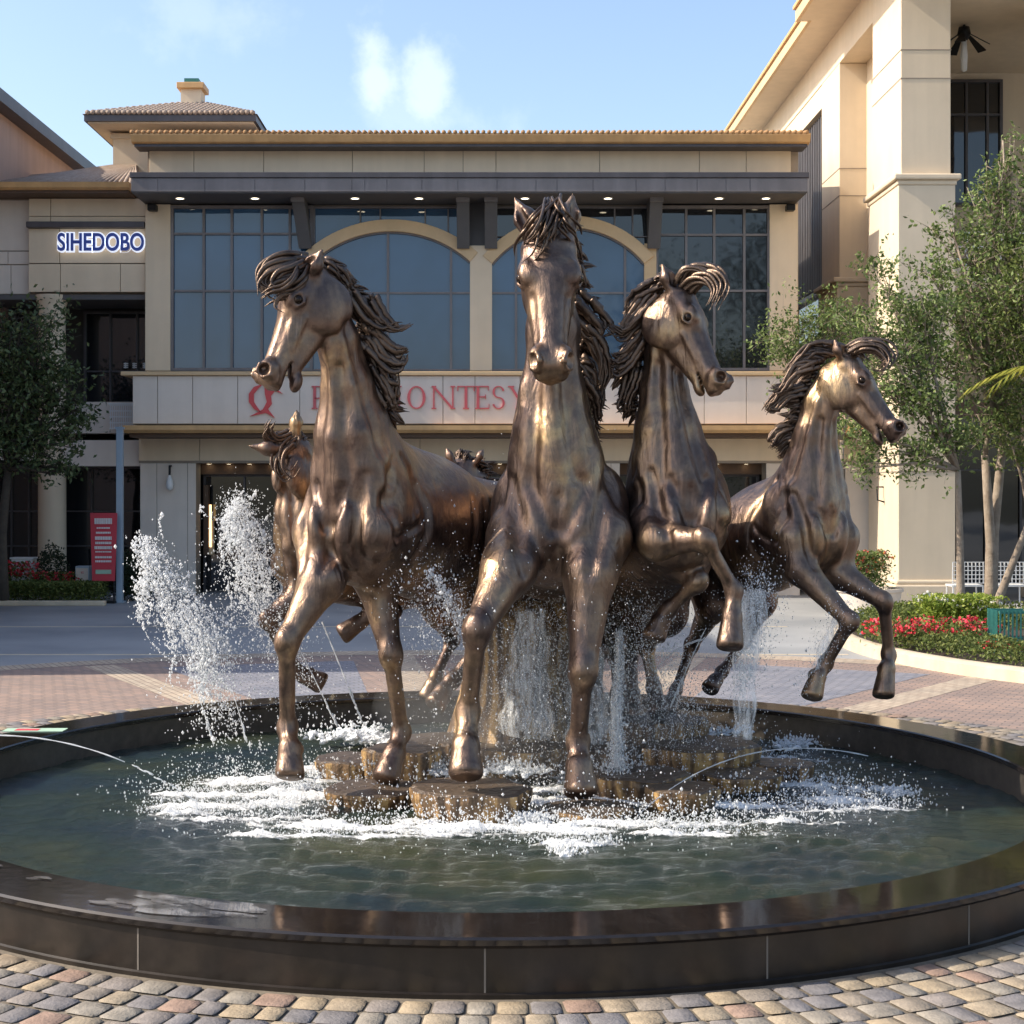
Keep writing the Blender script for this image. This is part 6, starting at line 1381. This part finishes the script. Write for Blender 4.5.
    # right-centre horse
    horse('bronze_horse','rearing bronze horse statue right of the central one, foreleg raised and head facing right',1.75,.017,
      (684,286,15.7),(729,384,15.35),(.9,-.35,.5),
      [(670,318,15.85,.21,.17),(664,350,15.9,.25,.20),(664,390,15.9,.30,.25),(667,430,15.9,.40,.33),(672,475,15.95,.56,.46)],
      [(678,515,15.95,.62,.52),(655,545,16.8,.60,.52),(640,580,17.8,.54,.48)],
      [[(658,540,15.4),(705,540,15.0),(734,590,15.15),(732,616,15.1),(729,650,15.05)],[(672,560,16.1),(697,582,15.7),(668,610,15.9),(660,622,15.9),(652,640,15.9)]],
      [[(668,612,17.2),(646,645,17.8),(654,688,17.6),(656,700,17.5),(660,716,17.4)],[(640,615,17.6),(630,655,18.2),(634,700,18.0),(635,712,17.9),(636,728,17.9)]],
      [((672,289,15.6),(662,264,15.6)),((688,286,15.95),(684,268,16.1))],
      [(672,280,15.8),(655,290,15.95),(643,325,16.0),(638,365,16.1),(634,410,16.2)],
      dict(flow=(-.75,.15,-.15),len=.15,droop=1.2,wave=1.0,cf=16,cp=2,
        long=[([(652,300,15.8),(635,320,15.8),(622,333,15.8),(609,326,15.8)],.028),([(645,330,15.9),(632,348,15.9),(620,358,15.9),(612,356,15.9)],.03),([(642,340,15.9),(630,360,15.9),(618,370,15.9),(613,366,15.9)],.03),([(638,365,16),(632,385,16),(626,400,16),(627,410,16)],.026),([(655,285,15.9),(640,292,15.9),(630,300,15.9),(625,312,15.9)],.026)]),
      dict(flow=(.6,-.2,.6),n=6,len=.12,droop=2.4,wave=.8,long=[([(686,284,15.6),(695,270,15.5),(710,270,15.45),(722,279,15.4),(722,294,15.35)],.028),([(688,284,15.6),(700,272,15.5),(713,273,15.4),(720,284,15.35),(715,297,15.3)],.028),([(686,286,15.6),(698,276,15.5),(712,277,15.4),(720,290,15.35),(714,304,15.3)],.026),([(684,284,15.7),(692,272,15.6),(704,270,15.55),(717,274,15.5),(724,288,15.45)],.024)]),
      (-.3,0,0),mouth=.0,seed=8,nl=100)
    # far right horse
    horse('bronze_horse','leaping bronze horse statue at the far right, both forelegs off the ground',1.5,.016,
      (850,354,16.2),(906,431,15.9),(.8,-.25,.75),
      [(833,378,16.25,.19,.15),(821,402,16.3,.21,.17),(815,435,16.35,.25,.21),(812,470,16.4,.34,.29),(808,502,16.45,.48,.40)],
      [(804,530,16.5,.54,.46),(765,540,17.2,.54,.46),(722,560,18.1,.50,.44)],
      [[(800,568,16.1),(850,622,15.75),(826,664,16.0),(818,676,15.95),(810,699,15.9)],[(836,572,16.4),(884,602,16.1),(889,655,16.25),(887,668,16.15),(882,698,16.1)]],
      [[(712,605,17.9),(692,645,18.6),(676,690,18.4),(672,700,18.3),(668,714,18.2)],[(760,600,17.8),(745,640,18.5),(722,672,18.4),(716,680,18.3),(708,690,18.2)]],
      [((843,358,16.1),(834,339,16.05)),((853,355,16.35),(850,341,16.45))],
      [(842,349,16.3),(820,358,16.4),(806,385,16.45),(798,420,16.5),(792,455,16.6)],
      dict(flow=(-.8,.1,.05),len=.17,droop=1.3,wave=1.1,cf=15,cp=1,
        long=[([(822,360,16.3),(800,362,16.3),(785,385,16.3),(772,388,16.3)],.026),([(815,365,16.3),(796,372,16.3),(784,388,16.3),(775,392,16.3)],.026),([(806,390,16.4),(785,395,16.4),(774,404,16.4),(766,412,16.4)],.03),([(805,395,16.4),(788,398,16.4),(775,410,16.4),(768,402,16.4)],.028),([(796,425,16.5),(782,430,16.5),(772,442,16.5),(780,440,16.5)],.026),([(830,352,16.3),(812,350,16.3),(798,362,16.3),(785,376,16.3)],.024)]),
      dict(flow=(.7,-.1,.4),n=10,len=.12,droop=2.0,wave=.8,long=[([(852,352,16.1),(866,344,16.05),(884,345,16.0),(894,357,15.95),(887,370,15.9),(876,368,15.9)],.018),([(852,354,16.1),(864,348,16.0),(878,350,15.95),(888,362,15.9),(880,370,15.85)],.02)]),
      (-.4,0,0),mouth=.02,seed=11,nl=100)
    # horse behind on the left, looking away
    horse('bronze_horse','smaller bronze horse statue half hidden behind the left front one, looking away',1.6,.024,
      (293,438,16.6),(352,515,17.2),(.2,.5,.8),
      [(300,462,16.7,.19,.16),(298,485,16.65,.23,.19),(300,510,16.65,.30,.25),(308,535,16.7,.42,.34)],
      [(324,556,16.8,.50,.42),(385,565,18.0,.50,.44),(445,570,19.0,.48,.42)],
      [[(305,590,16.6),(268,620,16.4),(292,668,16.9),(303,675,16.95),(325,684,17.0)],[(350,585,17.3),(392,612,17.0),(368,616,17.2),(360,622,17.2),(340,636,17.2)]],
      [[(440,610,18.8),(452,640,19.4),(436,675,19.1),(432,685,19.0),(426,700,19.0)],[(470,610,18.9),(480,640,19.4),(470,690,19.2),(468,700,19.1),(466,715,19.1)]],
      [((296,434,16.5),(297,409,16.5)),((283,450,16.4),(249,446,16.3))],
      [(292,436,16.7),(305,450,16.9),(315,480,17.0),(325,510,17.1)],
      dict(flow=(.5,.3,-.3),len=.18,droop=1.2,wave=1.0),
      dict(flow=(-.4,-.7,.4),n=46,len=.17,droop=2.6,wave=2.6,long=[([(290,440,16.4),(280,450,16.35),(278,465,16.3),(288,475,16.3),(296,464,16.3)],.02),([(288,436,16.4),(275,440,16.35),(268,432,16.3),(272,424,16.3)],.02)]),
      (.3,0,0),seed=13,nl=50)
    horse('bronze_horse','bronze horse statue at the very back, only its maned head showing over the others',1.5,.03,
      (462,458,18.9),(498,520,19.3),(.3,.6,.7),
      [(468,480,19.0,.19,.15),(472,505,19.0,.26,.21),(480,530,19.0,.38,.3)],
      [(492,555,19.0,.48,.40),(540,565,18.4,.48,.42),(580,570,17.8,.46,.40)],
      [[(480,590,18.9),(470,640,18.7),(472,690,18.9),(471,700,18.8),(470,715,18.8)],[(512,590,19.3),(505,640,19.2),(507,690,19.4),(506,700,19.3),(505,713,19.3)]],
      [[(560,610,18.4),(570,650,18.0),(565,690,18.2),(564,700,18.2),(563,715,18.2)],[(590,610,18.1),(600,650,17.7),(596,690,17.9),(595,700,17.9),(594,715,17.9)]],
      [((453,462,18.7),(446,447,18.7)),((477,461,18.8),(485,448,18.8))],
      [(462,455,18.9),(476,465,19.0),(490,490,19.1),(500,510,19.1)],
      dict(flow=(.4,.3,.0),len=.16,droop=1.2,wave=1.0),
      dict(flow=(-.2,-.6,.3),n=30,len=.13,droop=2.4,wave=1.6),
      (.3,0,0),seed=17,nl=36)
build_horses()
